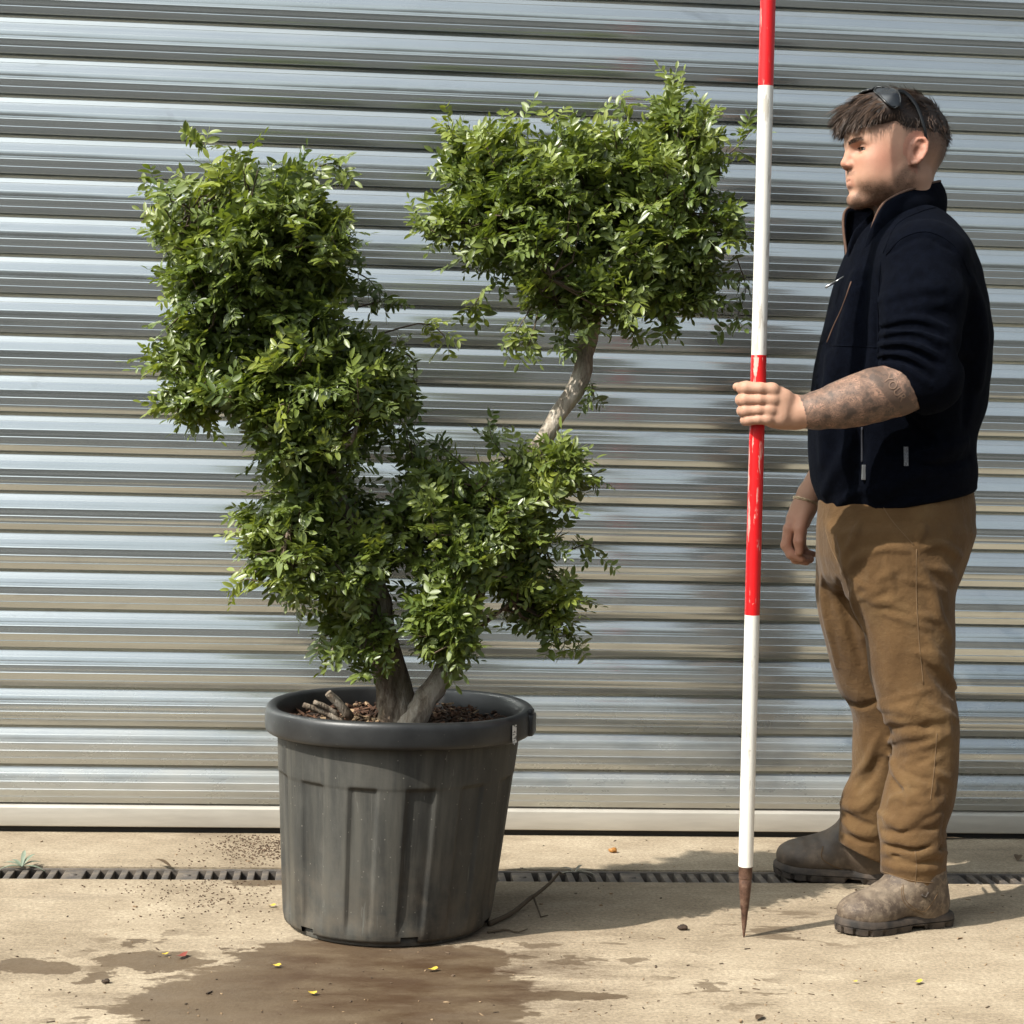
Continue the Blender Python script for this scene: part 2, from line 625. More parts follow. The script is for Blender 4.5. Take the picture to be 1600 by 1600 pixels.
# ================================================================== the pot
POT_X, POT_Y = 0.077, 3.712
LEAN = .042                                    # the old pot has sagged a little to the right
pot = empty('plant_pot', (POT_X, POT_Y, 0))
tag(pot, 'large dark grey ribbed plastic plant pot standing on the wet concrete', 'plant pot')

m = NT('weathered_black_plastic')
p = m.obj()
dst = m.noise(m.scale(p, (9, 9, 3.2)), 1.0, 6, .68)
spk = m.n('TexVoronoi', i_Vector=p, i_Scale=62.0).outputs['Distance']
run = m.noise(m.scale(p, (34, 34, 1.6)), 1.0, 4, .6)
c = m.ramp(dst, [(.32, (.018, .018, .0165)), (.52, (.040, .040, .036)), (.7, (.080, .077, .067))])
c = m.mix(m.ramp(run, [(.46, 0), (.70, .75)]), c, (.088, .084, .070))
zz = m.n('SeparateXYZ', i_Vector=p).outputs[2]
c = m.mix(m.math('MULTIPLY', m.ramp(zz, [(.0, 1), (.22, 0)]), m.ramp(m.noise(m.scale(p, (16, 16, 16)), 1, 6, .7), [(.4, 0), (.66, .75)])), c, (.115, .095, .070))
c = m.mix(m.ramp(spk, [(.06, .8), (.10, 0)]), c, (.17, .16, .135))
scrt = m.noise(m.scale(p, (60, 60, 6)), 1, 3, .7, 1.2)
c = m.mix(m.ramp(scrt, [(.66, 0), (.70, .5)]), c, (.13, .13, .115))
M_POT = m.done(m.bsdf(Base_Color=c, Roughness=m.ramp(dst, [(.3, .52), (.7, .8)]), Specular_IOR_Level=.4,
                      Normal=m.bump(m.noise(p, 190, 3, .6), .12, .003)))
m = NT('pot_rim_plastic')
p = m.obj()
c = m.ramp(m.noise(p, 14, 6, .65), [(.35, (.010, .0105, .011)), (.7, (.024, .0245, .0245))])
c = m.mix(m.ramp(m.n('TexVoronoi', i_Vector=p, i_Scale=45.0).outputs['Distance'], [(.03, .7), (.06, 0)]), c, (.16, .15, .13))
M_RIM = m.done(m.bsdf(Base_Color=c, Roughness=.42, Normal=m.bump(m.noise(p, 120, 3, .6), .08, .003)))

NTH = 420
R_BASE, R_BODY = .205, .237
Z_BAND, Z_RIM0, Z_RIM1 = .302, .383, .432


def body_r(th, z):
    """radius of the pot wall: tapered, fluted below the band"""
    f = z / Z_RIM0
    r = R_BASE + (R_BODY - R_BASE) * f ** .9
    if z < .03:
        r -= .004 * (1 - z / .03) ** 2
    if z < .0085:
        r -= .010
    # band at the top stands proud
    e = 1 / (1 + math.exp(-(z - Z_BAND) / .0016))
    # flutes
    k = 13
    s = math.cos(k * (th - .55))
    flute = 1 / (1 + math.exp(-(s - .05) / .055))
    fade = 1 / (1 + math.exp((.035 - z) / .008))
    r -= (1 - e) * (.0012 + .0062 * flute * fade)
    r += .003 * math.sin(2 * th + .6) * f      # not quite round any more
    return r


zs = sorted(set([0, .004, .0080, .0088, .014, .0185, .02] + list(np.linspace(.024, Z_BAND - .008, 34)) + list(np.linspace(Z_BAND - .007, Z_BAND + .007, 12))
                + list(np.linspace(Z_BAND + .01, Z_RIM0 + .006, 10))))
th = np.linspace(0, 2 * math.pi, NTH, endpoint=False)
V, Fq = [], []
for z in zs:
    for t in th:
        r = body_r(t, z)
        V.append((POT_X + LEAN * z + r * math.cos(t), POT_Y + r * math.sin(t), z + .002))
notch = [math.radians(a) for a in (-79, -79 - 60, -79 - 120, -79 - 180, -79 - 240, -79 - 300)]
for i in range(len(zs) - 1):
    for k in range(NTH):
        tm = th[k] + math.pi / NTH
        if zs[i + 1] <= .0201 and any(abs((tm - a + math.pi) % (2 * math.pi) - math.pi) < .082 for a in notch):
            continue
        k2 = (k + 1) % NTH
        Fq.append((i * NTH + k, i * NTH + k2, (i + 1) * NTH + k2, (i + 1) * NTH + k))
# inner wall and floor give the notches their depth
nb = len(V)
for (r, z) in ((R_BASE - .012, .002), (R_BASE - .010, .02), (0.0005, .021)):
    for t in th:
        V.append((POT_X + r * math.cos(t), POT_Y + r * math.sin(t), z))
for i in range(2):
    for k in range(NTH):
        k2 = (k + 1) % NTH
        Fq.append((nb + i * NTH + k2, nb + i * NTH + k, nb + (i + 1) * NTH + k, nb + (i + 1) * NTH + k2))
np_mesh('pot_body', V, Fq, M_POT, pot, True)
# rolled rim
RX = POT_X + LEAN * .41
prof = [(.236, .3835), (.243, .3815), (.2565, .383), (.2618, .3875), (.2632, .398), (.2628, .414), (.2610, .4255), (.2565, .4315), (.2505, .433),
        (.2440, .4312), (.2395, .425), (.2350, .405), (.2315, .37), (.229, .34)]
prof = [tuple(q) for q in spline(prof, 60)]
rim = MB()
n = 160
vs, fs = [], []
for (r, z) in prof:
    for k in range(n):
        w = 2 * math.pi * k / n
        rr = r + .003 * math.sin(2 * w + .6) + .0007 * math.sin(5 * w) + .0004 * math.sin(11 * w + 1)
        vs.append((RX + rr * math.cos(w), POT_Y + rr * math.sin(w), z + .0016 * math.sin(3 * w + .4)))
for i in range(len(prof) - 1):
    for k in range(n):
        fs.append((i * n + k, i * n + (k + 1) % n, (i + 1) * n + (k + 1) % n, (i + 1) * n + k))
np_mesh('rim', vs, fs, M_RIM, pot, True)
# moulded lifting lugs left and right on the rim
for ang in (math.radians(-13),):
    b = MB()
    cx, cy = RX + .2615 * math.cos(ang), POT_Y + .2615 * math.sin(ang)
    b.box((-.011, -.026, -.036), (.0065, .026, .006), .0055)
    b.box((-.008, -.012, .000), (.004, .012, .016), .004)
    R = Matrix.Translation((cx, cy, .420)) @ Matrix.Rotation(ang, 4, 'Z')
    b.v = [tuple(R @ Vector(q)) for q in b.v]
    smooth_by_angle(b.build('lifting_lug', M_RIM, pot), 40)

# sticker on the rim beside the lug
m = NT('white_sticker')
p = m.obj()
M_STK = m.done(m.bsdf(Base_Color=m.ramp(m.noise(m.scale(p, (90, 90, 420)), 1, 2, .5), [(.55, (.62, .62, .60)), (.62, (.12, .12, .12))], 'LINEAR'), Roughness=.6))
ang = math.radians(-36)
b = MB()
vs, fs = [], []
for i in range(6):
    for j in range(5):
        a = ang + (i / 5 - .5) * .055
        zz = .418 - .034 * j / 4 - (.004 if i == 2 else 0)
        rr = .2655 + .0025 * math.sin(2 * a + .6) + (.0015 if j == 4 else 0)
        vs.append((RX + rr * math.cos(a), POT_Y + rr * math.sin(a), zz))
for i in range(5):
    for j in range(4):
        fs.append((i * 5 + j, i * 5 + j + 1, (i + 1) * 5 + j + 1, (i + 1) * 5 + j))
b.add(vs, fs)
tag(b.build('sticker', M_STK, pot), 'small torn white printed sticker on the rim')

# ------------------------------------------------------------------ soil with bark
m = NT('potting_soil')
p = m.obj()
c = m.ramp(m.noise(p, 60, 5, .7), [(.3, (.012, .007, .004)), (.5, (.030, .016, .009)), (.7, (.065, .036, .020))])
M_SOIL = m.done(m.bsdf(Base_Color=c, Roughness=.95, Normal=m.bump(m.noise(p, 110, 4, .7), .9, .01)))
SOIL_Z = .388
vs, fs = [(RX, POT_Y, SOIL_Z + .012)], []
nr, na = 26, 90
for i in range(1, nr + 1):
    for k in range(na):
        w = 2 * math.pi * k / na
        r = .238 * i / nr
        h = .010 * (1 - (i / nr) ** 2) + .004 * math.sin(17 * r * 20 + 5 * w) * math.sin(3 * w + 40 * r) + random.uniform(-.003, .003)
        vs.append((RX + r * math.cos(w), POT_Y + r * math.sin(w), SOIL_Z + h))
for k in range(na):
    fs.append((0, 1 + k, 1 + (k + 1) % na))
for i in range(nr - 1):
    for k in range(na):
        a, c2 = 1 + i * na, 1 + (i + 1) * na
        fs.append((a + k, c2 + k, c2 + (k + 1) % na, a + (k + 1) % na))
tag(mesh_obj('soil', vs, fs, M_SOIL, pot, True), kind='stuff')


def chip(mb, c, l, w, h, yaw, pit, rol):
    R = Matrix.Rotation(yaw, 3, 'Z') @ Matrix.Rotation(pit, 3, 'Y') @ Matrix.Rotation(rol, 3, 'X')
    vs = []
    for sx in (-1, 1):
        for sy in (-1, 1):
            for sz in (-1, 1):
                q = Vector((sx * l * random.uniform(.6, 1), sy * w * random.uniform(.5, 1), sz * h * random.uniform(.6, 1)))
                vs.append(tuple(R @ q + Vector(c)))
    mb.add(vs, [(0, 1, 3, 2), (4, 6, 7, 5), (0, 4, 5, 1), (2, 3, 7, 6), (0, 2, 6, 4), (1, 5, 7, 3)])


def mat_chip(name, lo, hi):
    m = NT(name)
    p = m.obj()
    return m.done(m.bsdf(Base_Color=m.ramp(m.noise(p, 45, 3, .6), [(.35, lo), (.65, hi)]), Roughness=.9, Normal=m.bump(m.noise(p, 300, 2, .6), .4, .003)))


M_BARKCHIP = mat_chip('bark_chip', (.022, .011, .006), (.12, .056, .028))
M_PALECHIP = mat_chip('pale_litter', (.16, .10, .055), (.38, .27, .16))
M_DARKBIT = mat_chip('dark_soil_bits', (.018, .012, .008), (.06, .038, .024))
for nm, mt, cnt, l in (('bark_mulch', M_BARKCHIP, 620, .011), ('dry_litter', M_PALECHIP, 110, .012)):
    b = MB()
    for k in range(cnt):
        r, w = .225 * math.sqrt(random.random()), random.uniform(0, 6.283)
        if nm == 'dry_litter' and random.random() < .5:
            r, w = .17 * math.sqrt(random.random()), random.uniform(2.6, 4.6)
        chip(b, (RX + r * math.cos(w), POT_Y + r * math.sin(w), SOIL_Z + .010 + random.uniform(-.003, .008)), l * random.uniform(.4, 1.3), l * random.uniform(.15, .45),
             l * random.uniform(.08, .25), random.uniform(0, 6.28), random.uniform(-.6, .6), random.uniform(-.6, .6))
    tag(b.build(nm, mt, pot), kind='stuff')

# ================================================================== the ranging pole
PB = np.array([.771, 3.600, 0.0])                 # iron point on the ground
PT = np.array(at(1200, 0, 3.565))
PD = (PT - PB) / np.linalg.norm(PT - PB)


def pole_at(h):
    return PB + PD * h


pole = empty('ranging_pole', PB)
tag(pole, 'tall red and white banded surveying pole with rusty iron point', 'pole')


def mat_pole(name, c0, c1, scr, amt, lo):
    m = NT(name)
    p = m.obj()
    n1 = m.noise(m.scale(p, (70, 70, 9)), 1, 5, .7)
    n2 = m.noise(m.scale(p, (120, 120, 60)), 1, 3, .6)
    c = m.mix(m.noise(p, 6, 3, .5), c0, c1)
    c = m.mix(m.ramp(n1, [(lo, 0), (lo + .025, amt)]), c, scr)
    c = m.mix(m.ramp(n2, [(.70, 0), (.73, amt)]), c, scr)
    return m.done(m.bsdf(Base_Color=c, Roughness=.33, Normal=m.bump(n2, .1, .001)))


M_RED = mat_pole('red_gloss_paint', (.60, .008, .012), (.68, .014, .016), (.66, .38, .32), .8, .585)
M_REDW = mat_pole('worn_red_paint', (.58, .01, .012), (.64, .02, .02), (.74, .50, .42), .85, .54)
M_WHT = mat_pole('white_gloss_paint', (.74, .71, .64), (.80, .78, .72), (.40, .35, .28), .6, .595)
m = NT('rusty_iron')
p = m.obj()
M_RUST = m.done(m.bsdf(Base_Color=m.ramp(m.noise(p, 70, 5, .7), [(.3, (.055, .028, .018)), (.5, (.12, .062, .04)), (.7, (.20, .13, .09))]), Metallic=.25, Roughness=.7,
                       Normal=m.bump(m.noise(p, 300, 3, .6), .3, .002)))
bands = [(.141, .633, M_WHT), (.633, 1.133, M_RED), (1.133, 1.641, M_WHT), (1.641, 2.141, M_RED)]
PR = .0145
for (h0, h1, mt) in bands:
    b = MB()
    hs = np.linspace(h0, h1, 14)
    b.tube([pole_at(h) for h in hs], [PR] * 14, 20, caps=False)
    o = b.build('white_band' if mt is M_WHT else 'red_band', mt, pole, True)
# worn patch above the hand is a sleeve of scuffed paint
b = MB()
b.tube([pole_at(h) for h in np.linspace(1.045, 1.128, 5)], [PR + .0004] * 5, 20, caps=False)
tag(b.build('worn_sleeve', M_REDW, pole, True), 'scuffed red paint above the hand')
b = MB()
prof = [(0, .0012), (.004, .0022), (.03, .0052), (.052, .0068), (.056, .0080), (.10, .0118), (.112, .0125), (.1135, .0118), (.1165, .0118), (.118, .0130), (.139, .0134), (.1415, .0145)]
b.tube([pole_at(h) for h, r in prof], [r for h, r in prof], 20)
smooth_by_angle(b.build('iron_point', M_RUST, pole), 30)
b = MB()
b.tube([pole_at(2.141), pole_at(2.146)], [PR, PR * .8], 20)
b.build('end_cap', M_WHT, pole, True)

# ================================================================== the tree
TREE_BASE = np.array(at(632, 1118, POT_Y - .02))
tree = empty('mastic_tree', (TREE_BASE[0], TREE_BASE[1], SOIL_Z))
tag(tree, 'two stemmed cloud pruned evergreen tree with small glossy leaves in the pot', 'tree')

m = NT('tree_bark')
p = m.pos()
n1 = m.noise(m.scale(p, (26, 26, 7)), 1.0, 6, .7)
n2 = m.noise(p, 11, 4, .6)
c = m.ramp(n1, [(.34, (.030, .020, .013)), (.45, (.120, .085, .058)), (.55, (.30, .245, .185)), (.68, (.52, .46, .38))])
c = m.mix(m.ramp(n2, [(.54, 0), (.66, .5)]), c, (.17, .135, .07))
M_BARK = m.done(m.bsdf(Base_Color=c, Roughness=.9, Normal=m.bump(m.noise(m.scale(p, (60, 60, 18)), 1, 5, .7), 1.0, .008, m.bump(n1, 1.0, .014))))
def bark(name, stops):
    m = NT(name)
    p = m.pos()
    n1 = m.noise(m.scale(p, (26, 26, 7)), 1.0, 6, .7)
    return m.done(m.bsdf(Base_Color=m.ramp(n1, stops), Roughness=.9, Normal=m.bump(m.noise(m.scale(p, (60, 60, 18)), 1, 5, .7), 1.0, .008, m.bump(n1, 1.0, .014))))


M_BARK_LIT = bark('sunlit_pale_bark', [(.30, (.060, .042, .028)), (.40, (.24, .19, .14)), (.52, (.44, .38, .30)), (.68, (.60, .54, .46))])  # same bark made paler, sunlight on the right stem mixed into its colour
m = NT('twig_bark')
M_TWIG = m.done(m.bsdf(Base_Color=(.085, .060, .036), Roughness=.85))


def limb(mb, pts, rad, n=16, seg=26, rough=.06):
    P = spline(pts, seg)
    R = np.interp(np.linspace(0, 1, seg), np.linspace(0, 1, len(rad)), rad)
    k0 = len(mb.v)
    mb.tube(P, list(R), n)
    for i in range(seg):
        for k in range(n):
            a = mb.v[k0 + i * n + k]
            c = P[i]
            w = 1 + 1.5 * rough * (math.sin(3 * k + i * .7) + math.sin(i * 1.9 + k * 1.3) + random.uniform(-1, 1) * .8)
            mb.v[k0 + i * n + k] = tuple(c + (np.array(a) - c) * w)
    return P


YT = POT_Y - .03
b = MB()
TR1 = limb(b, [at(628, 1138, YT), at(617, 1090, YT), at(604, 1030, YT - .01), at(590, 950, YT - .04), at(572, 880, YT - .06), at(545, 815, YT - .09),
               at(512, 750, YT - .11), at(480, 670, YT - .13), at(452, 590, YT - .15), at(428, 510, YT - .16), at(405, 430, YT - .16), at(385, 340, YT - .15)],
           [.045, .035, .030, .026, .023, .020, .019, .017, .015, .012, .009, .005], rough=.085)
b.build('trunk', M_BARK, tree, True)
b = MB()
TR2 = limb(b, [at(636, 1142, YT - .03), at(660, 1102, YT - .03), at(686, 1062, YT - .02), at(712, 1010, YT), at(738, 940, YT + .02), at(768, 850, YT + .05),
               at(805, 760, YT + .08), at(838, 705, YT + .10), at(872, 648, YT + .11), at(908, 592, YT + .12), at(912, 555, YT + .13), at(922, 510, YT + .14),
               at(935, 430, YT + .14), at(955, 330, YT + .15)],
           [.027, .0235, .0205, .019, .019, .017, .0165, .0165, .017, .0185, .019, .020, .015, .006], rough=.06, seg=40)
b.build('trunk', M_BARK_LIT, tree, True)
# boughs that carry the clouds
BOUGHS = []


def bough(p0, p1, r0, bend=.03):
    p0, p1 = np.array(p0), np.array(p1)
    mid = (p0 + p1) / 2 + rng.normal(0, bend, 3)
    mb = MB()
    P = limb(mb, [p0, mid, p1], [r0, r0 * .7, r0 * .35], n=8, seg=10, rough=.05)
    BOUGHS.append(P)
    return mb.build('bough', M_BARK, tree, True)


def on(TR, f):
    return TR[int(f * (len(TR) - 1))]


for (P0, tgt, r) in [(on(TR1, .95), at(300, 330, YT - .18), .007), (on(TR1, .95), at(470, 300, YT - .12), .007), (on(TR1, .85), at(330, 450, YT - .22), .008),
                     (on(TR1, .72), at(330, 590, YT - .20), .009), (on(TR1, .70), at(570, 560, YT - .05), .009), (on(TR1, .62), at(560, 660, YT - .20), .008),
                     (on(TR1, .45), at(450, 830, YT - .16), .009), (on(TR1, .42), at(660, 760, YT - .02), .008),
                     (on(TR2, .30), at(690, 830, YT - .12), .010), (on(TR2, .34), at(850, 850, YT + .06), .010), (on(TR2, .40), at(740, 760, YT - .06), .008),
                     (on(TR2, .24), at(800, 940, YT - .06), .009),
                     (on(TR2, .86), at(780, 360, YT + .08), .011), (on(TR2, .88), at(830, 280, YT + .20), .009), (on(TR2, .92), at(1060, 330, YT + .10), .011),
                     (on(TR2, .93), at(1050, 230, YT + .17), .009), (on(TR2, .86), at(1080, 420, YT + .14), .009), (on(TR2, .85), at(860, 430, YT + .0), .009)]:
    bough(P0, tgt, r)

# ---- leaf sprays: pinnate leaves with paired leaflets --------------------------------
m = NT('mastic_leaf')
vc = m.n('VertexColor', layer_name='tint').outputs['Color']
sep = m.n('SeparateColor', i_Color=vc)
young_sunlit, rnd, mid = sep.outputs[0], sep.outputs[1], sep.outputs[2]
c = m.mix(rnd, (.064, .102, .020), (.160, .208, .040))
c = m.mix(young_sunlit, c, (.29, .330, .044))
c = m.mix(m.math('MULTIPLY', mid, .5), c, (.16, .22, .06))
geo = m.n('NewGeometry')
c = m.mix(m.math('MULTIPLY', geo.outputs['Backfacing'], .45), c, (.12, .17, .06))
pb = m.bsdf(Base_Color=c, Roughness=m.math('ADD', .33, m.math('MULTIPLY', rnd, .16)), Specular_IOR_Level=.7)
tr = m.n('BsdfTranslucent', i_Color=m.mix(young_sunlit, (.16, .22, .016), (.36, .42, .04)))
mx = m.n('MixShader', i_Fac=.33)
m.t.links.new(pb.outputs[0], mx.inputs[1])
m.t.links.new(tr.outputs[0], mx.inputs[2])
M_LEAF = m.done(mx)


def leaflet(L, W, fold, curl, nseg=5):
    """one leaflet along +x, normal +z, folded at the midrib; returns verts, quads, midrib flags"""
    V, Fc, mid = [], [], []
    for i in range(nseg + 1):
        s = i / nseg
        w = W * (math.sin(math.pi * min(1, s * .96 + .02)) ** .62) * (.98 + .02 * s) if 0 < i < nseg else 0.0
        x = L * s
        z = -curl * L * s * s
        V += [(x, -w / 2, z + fold * w / 2), (x, 0, z), (x, w / 2, z + fold * w / 2)]
        mid += [0, 1, 0]
    for i in range(nseg):
        a = i * 3
        if i == 0:
            Fc += [(a + 1, a + 3, a + 4), (a + 1, a + 4, a + 5)]
        elif i == nseg - 1:
            Fc += [(a, a + 4, a + 1), (a + 1, a + 4, a + 2)]
        else:
            Fc += [(a, a + 3, a + 4), (a, a + 4, a + 1), (a + 1, a + 4, a + 5), (a + 1, a + 5, a + 2)]
    return np.array(V), Fc, np.array(mid, float)


def make_leaf(seed, pairs, L=.026, W=.0098):
    """a pinnate leaf: rachis along +x, leaflets in pairs; z is its upper side"""
    r = np.random.default_rng(seed)
    V, Fc, mid = [], [], []
    gap = .0118
    arch = r.uniform(.2, .9)
    droop = r.uniform(-.2, .8)

    def put(v, f, md):
        k = sum(len(q) for q in V)
        V.append(v)
        Fc.extend([tuple(i + k for i in q) for q in f])
        mid.append(md)

    def rach(s):
        return np.array([s, 0, -arch * s * s * 4 + .0])
    tot = gap * pairs + .012
    pts = [rach(s) for s in np.linspace(0, tot, 5)]
    rv, rf = [], []
    for i, q in enumerate(pts):
        w = .0008 * (1 - .5 * i / 4)
        rv += [q + (0, -w, 0), q + (0, w, 0), q + (0, 0, w)]
    for i in range(4):
        a = i * 3
        for (p0, p1) in ((0, 2), (2, 1)):
            rf += [(a + p0, a + 3 + p0, a + 3 + p1), (a + p0, a + 3 + p1, a + p1)]
    put(np.array(rv), rf, np.full(len(rv), .6))
    for i in range(pairs):
        s = .010 + gap * i
        for sd in (-1, 1):
            sc = r.uniform(.72, 1.12) * (.80 + .25 * math.sin(math.pi * (i + .6) / pairs))
            v, f, md = leaflet(L * sc, W * sc * r.uniform(.85, 1.1), r.uniform(.15, .5), r.uniform(.0, .28))
            ang = sd * math.radians(r.uniform(34, 74))
            til = r.uniform(-.75, .75)
            ca, sa = math.cos(ang), math.sin(ang)
            ct, st = math.cos(til), math.sin(til)
            v = v @ np.array([[1, 0, 0], [0, ct, st], [0, -st, ct]])
            dr = -droop * .3 * v[:, 0:1]
            v = np.hstack([v[:, 0:1] * ca - v[:, 1:2] * sa, v[:, 0:1] * sa + v[:, 1:2] * ca, v[:, 2:3] + dr])
            put(v + rach(s), f, md)
    if r.random() < .35:
        v, f, md = leaflet(L * .8, W * .8, .3, .1)
        put(v + rach(tot - .002), f, md)
    return np.vstack(V), np.array(Fc), np.concatenate(mid)


LEAVES = [make_leaf(40 + k, pr, L, W) for k, (pr, L, W) in enumerate(
    [(3, .024, .0098), (4, .022, .0090), (2, .028, .0112), (3, .026, .0104), (4, .019, .0082), (2, .023, .0100), (3, .020, .0088), (4, .025, .0096),
     (3, .028, .0108), (2, .021, .0094), (5, .020, .0082), (3, .017, .0076)])]


def basis(d, up, roll):
    d = d / np.linalg.norm(d)
    s = np.cross(up, d)
    if np.linalg.norm(s) < 1e-3:
        s = np.cross((1, 0, 0.2), d)
    s /= np.linalg.norm(s)
    n = np.cross(d, s)
    s2 = s * math.cos(roll) + n * math.sin(roll)
    n2 = np.cross(d, s2)
    return np.array([d, s2, n2])                 # rows: leaf x, y, z in the world


# clouds of foliage: centre (picture), depth, radii across / deep / high (m), number of twigs
px = 1 / 800
CLOUDS = [
    (at(388, 362, YT - .16), (165 * px, .17, 112 * px), 225),
    (at(335, 435, YT - .18), (92 * px, .12, 60 * px), 62), (at(480, 405, YT - .12), (88 * px, .13, 88 * px), 75),
    (at(440, 590, YT - .15), (170 * px, .17, 100 * px), 190), (at(450, 485, YT - .15), (95 * px, .11, 55 * px), 48), (at(560, 600, YT - .08), (98 * px, .13, 110 * px), 95), (at(330, 610, YT - .17), (84 * px, .11, 72 * px), 52), (at(320, 520, YT - .16), (64 * px, .09, 50 * px), 26),
    (at(480, 690, YT - .14), (100 * px, .12, 62 * px), 70), (at(500, 770, YT + .0), (80 * px, .11, 60 * px), 45),
    (at(465, 850, YT - .12), (98 * px, .12, 100 * px), 104), (at(560, 850, YT + .02), (90 * px, .12, 80 * px), 60), (at(545, 960, YT + .0), (60 * px, .08, 70 * px), 34),
    (at(480, 760, YT - .16), (60 * px, .07, 60 * px), 22), (at(565, 880, YT - .14), (56 * px, .06, 80 * px), 26), (at(575, 985, YT - .10), (58 * px, .06, 60 * px), 16), (at(700, 1000, YT - .08), (46 * px, .06, 50 * px), 16),
    (at(700, 810, YT - .07), (118 * px, .16, 112 * px), 165), (at(805, 835, YT - .0), (95 * px, .14, 125 * px), 135), (at(850, 740, YT + .02), (72 * px, .10, 56 * px), 45),
    (at(690, 960, YT - .13), (74 * px, .09, 84 * px), 62), (at(855, 945, YT + .0), (58 * px, .09, 60 * px), 32),
    (at(825, 340, YT + .10), (158 * px, .17, 140 * px), 235), (at(1030, 345, YT + .13), (142 * px, .16, 150 * px), 220), (at(1062, 228, YT + .15), (96 * px, .12, 92 * px), 70),
    (at(745, 255, YT + .12), (72 * px, .10, 70 * px), 40), (at(900, 460, YT + .08), (110 * px, .13, 70 * px), 70), (at(1060, 455, YT + .13), (84 * px, .10, 58 * px), 40),
    (at(930, 250, YT + .16), (100 * px, .13, 70 * px), 60), (at(705, 340, YT + .08), (50 * px, .06, 38 * px), 14),
]
ANCH = np.vstack(BOUGHS + [TR1[8:], TR2[8:]])
twigs = MB()
INST = []                                        # (leaf index, origin, basis, scale, young, rnd)
TOC = -_F


def add_spray(tip, d, n_leaf, spread=1.0, young_sunlit=0.0):
    d = d / np.linalg.norm(d)
    for k in range(n_leaf):
        a = k * 2.4 + rng.uniform(-.4, .4)
        s1 = np.cross(d, (0.3, .2, 1.0))
        s1 /= np.linalg.norm(s1)
        s2 = np.cross(d, s1)
        side = math.cos(a) * s1 + math.sin(a) * s2
        op = rng.uniform(.45, 1.25) * spread
        ld = d * math.cos(op) + side * math.sin(op) + np.array([0, 0, rng.uniform(-.10, .22)])
        up = np.array([rng.normal(-.40, .45), rng.normal(-.55, .45), .85])
        org = tip - d * rng.uniform(0, .035)
        INST.append((int(rng.integers(len(LEAVES))), org, basis(ld, up, rng.normal(0, .45)), rng.uniform(.78, 1.14),
                     np.clip(young_sunlit + rng.normal(0, .12), 0, 1), rng.random()))


for (c, rad, cnt) in CLOUDS:
    c, rad = np.array(c), np.array(rad)
    rad = np.maximum(rad - .017, .03)
    for k in range(int(cnt * .86)):
        d = rng.normal(size=3)
        d /= np.linalg.norm(d)
        rr = rng.uniform(.10, 1.06) ** .5
        wbl = 1 + .13 * math.sin(5 * d[0] + 3 * d[2] + c[0] * 9) + .10 * math.sin(7 * d[2] - 4 * d[1] + c[2] * 5)
        q = c + d * rad * rr * wbl * .95
        # grow outward and to the light
        g = d / rad
        g = g / np.linalg.norm(g) * .9 + np.array([-.15, -.12, .55]) + rng.normal(0, .35, 3)
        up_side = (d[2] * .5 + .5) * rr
        yng_sunlit = max(0, rng.normal(.06, .20)) + max(0, rng.normal(.30, .25)) * up_side ** 2 + (.35 if rng.random() < .10 else 0)  # random young tips; yellower cloud tops have sunlight put into the tint
        j = np.argmin(np.linalg.norm(ANCH - q, axis=1))
        a0 = ANCH[j]
        g /= np.linalg.norm(g)
        if rng.random() < .62:
            mid = (a0 + q) / 2 + rng.normal(0, .012, 3) - g * .02
            twigs.tube([a0, mid, q - g * .02, q], [.0026, .0019, .0014, .0009], 4, caps=False)
        else:
            twigs.tube([q - g * .05, q], [.0015, .0009], 4, caps=False)
        add_spray(q, g, int(rng.integers(4, 8)), young_sunlit=yng_sunlit)

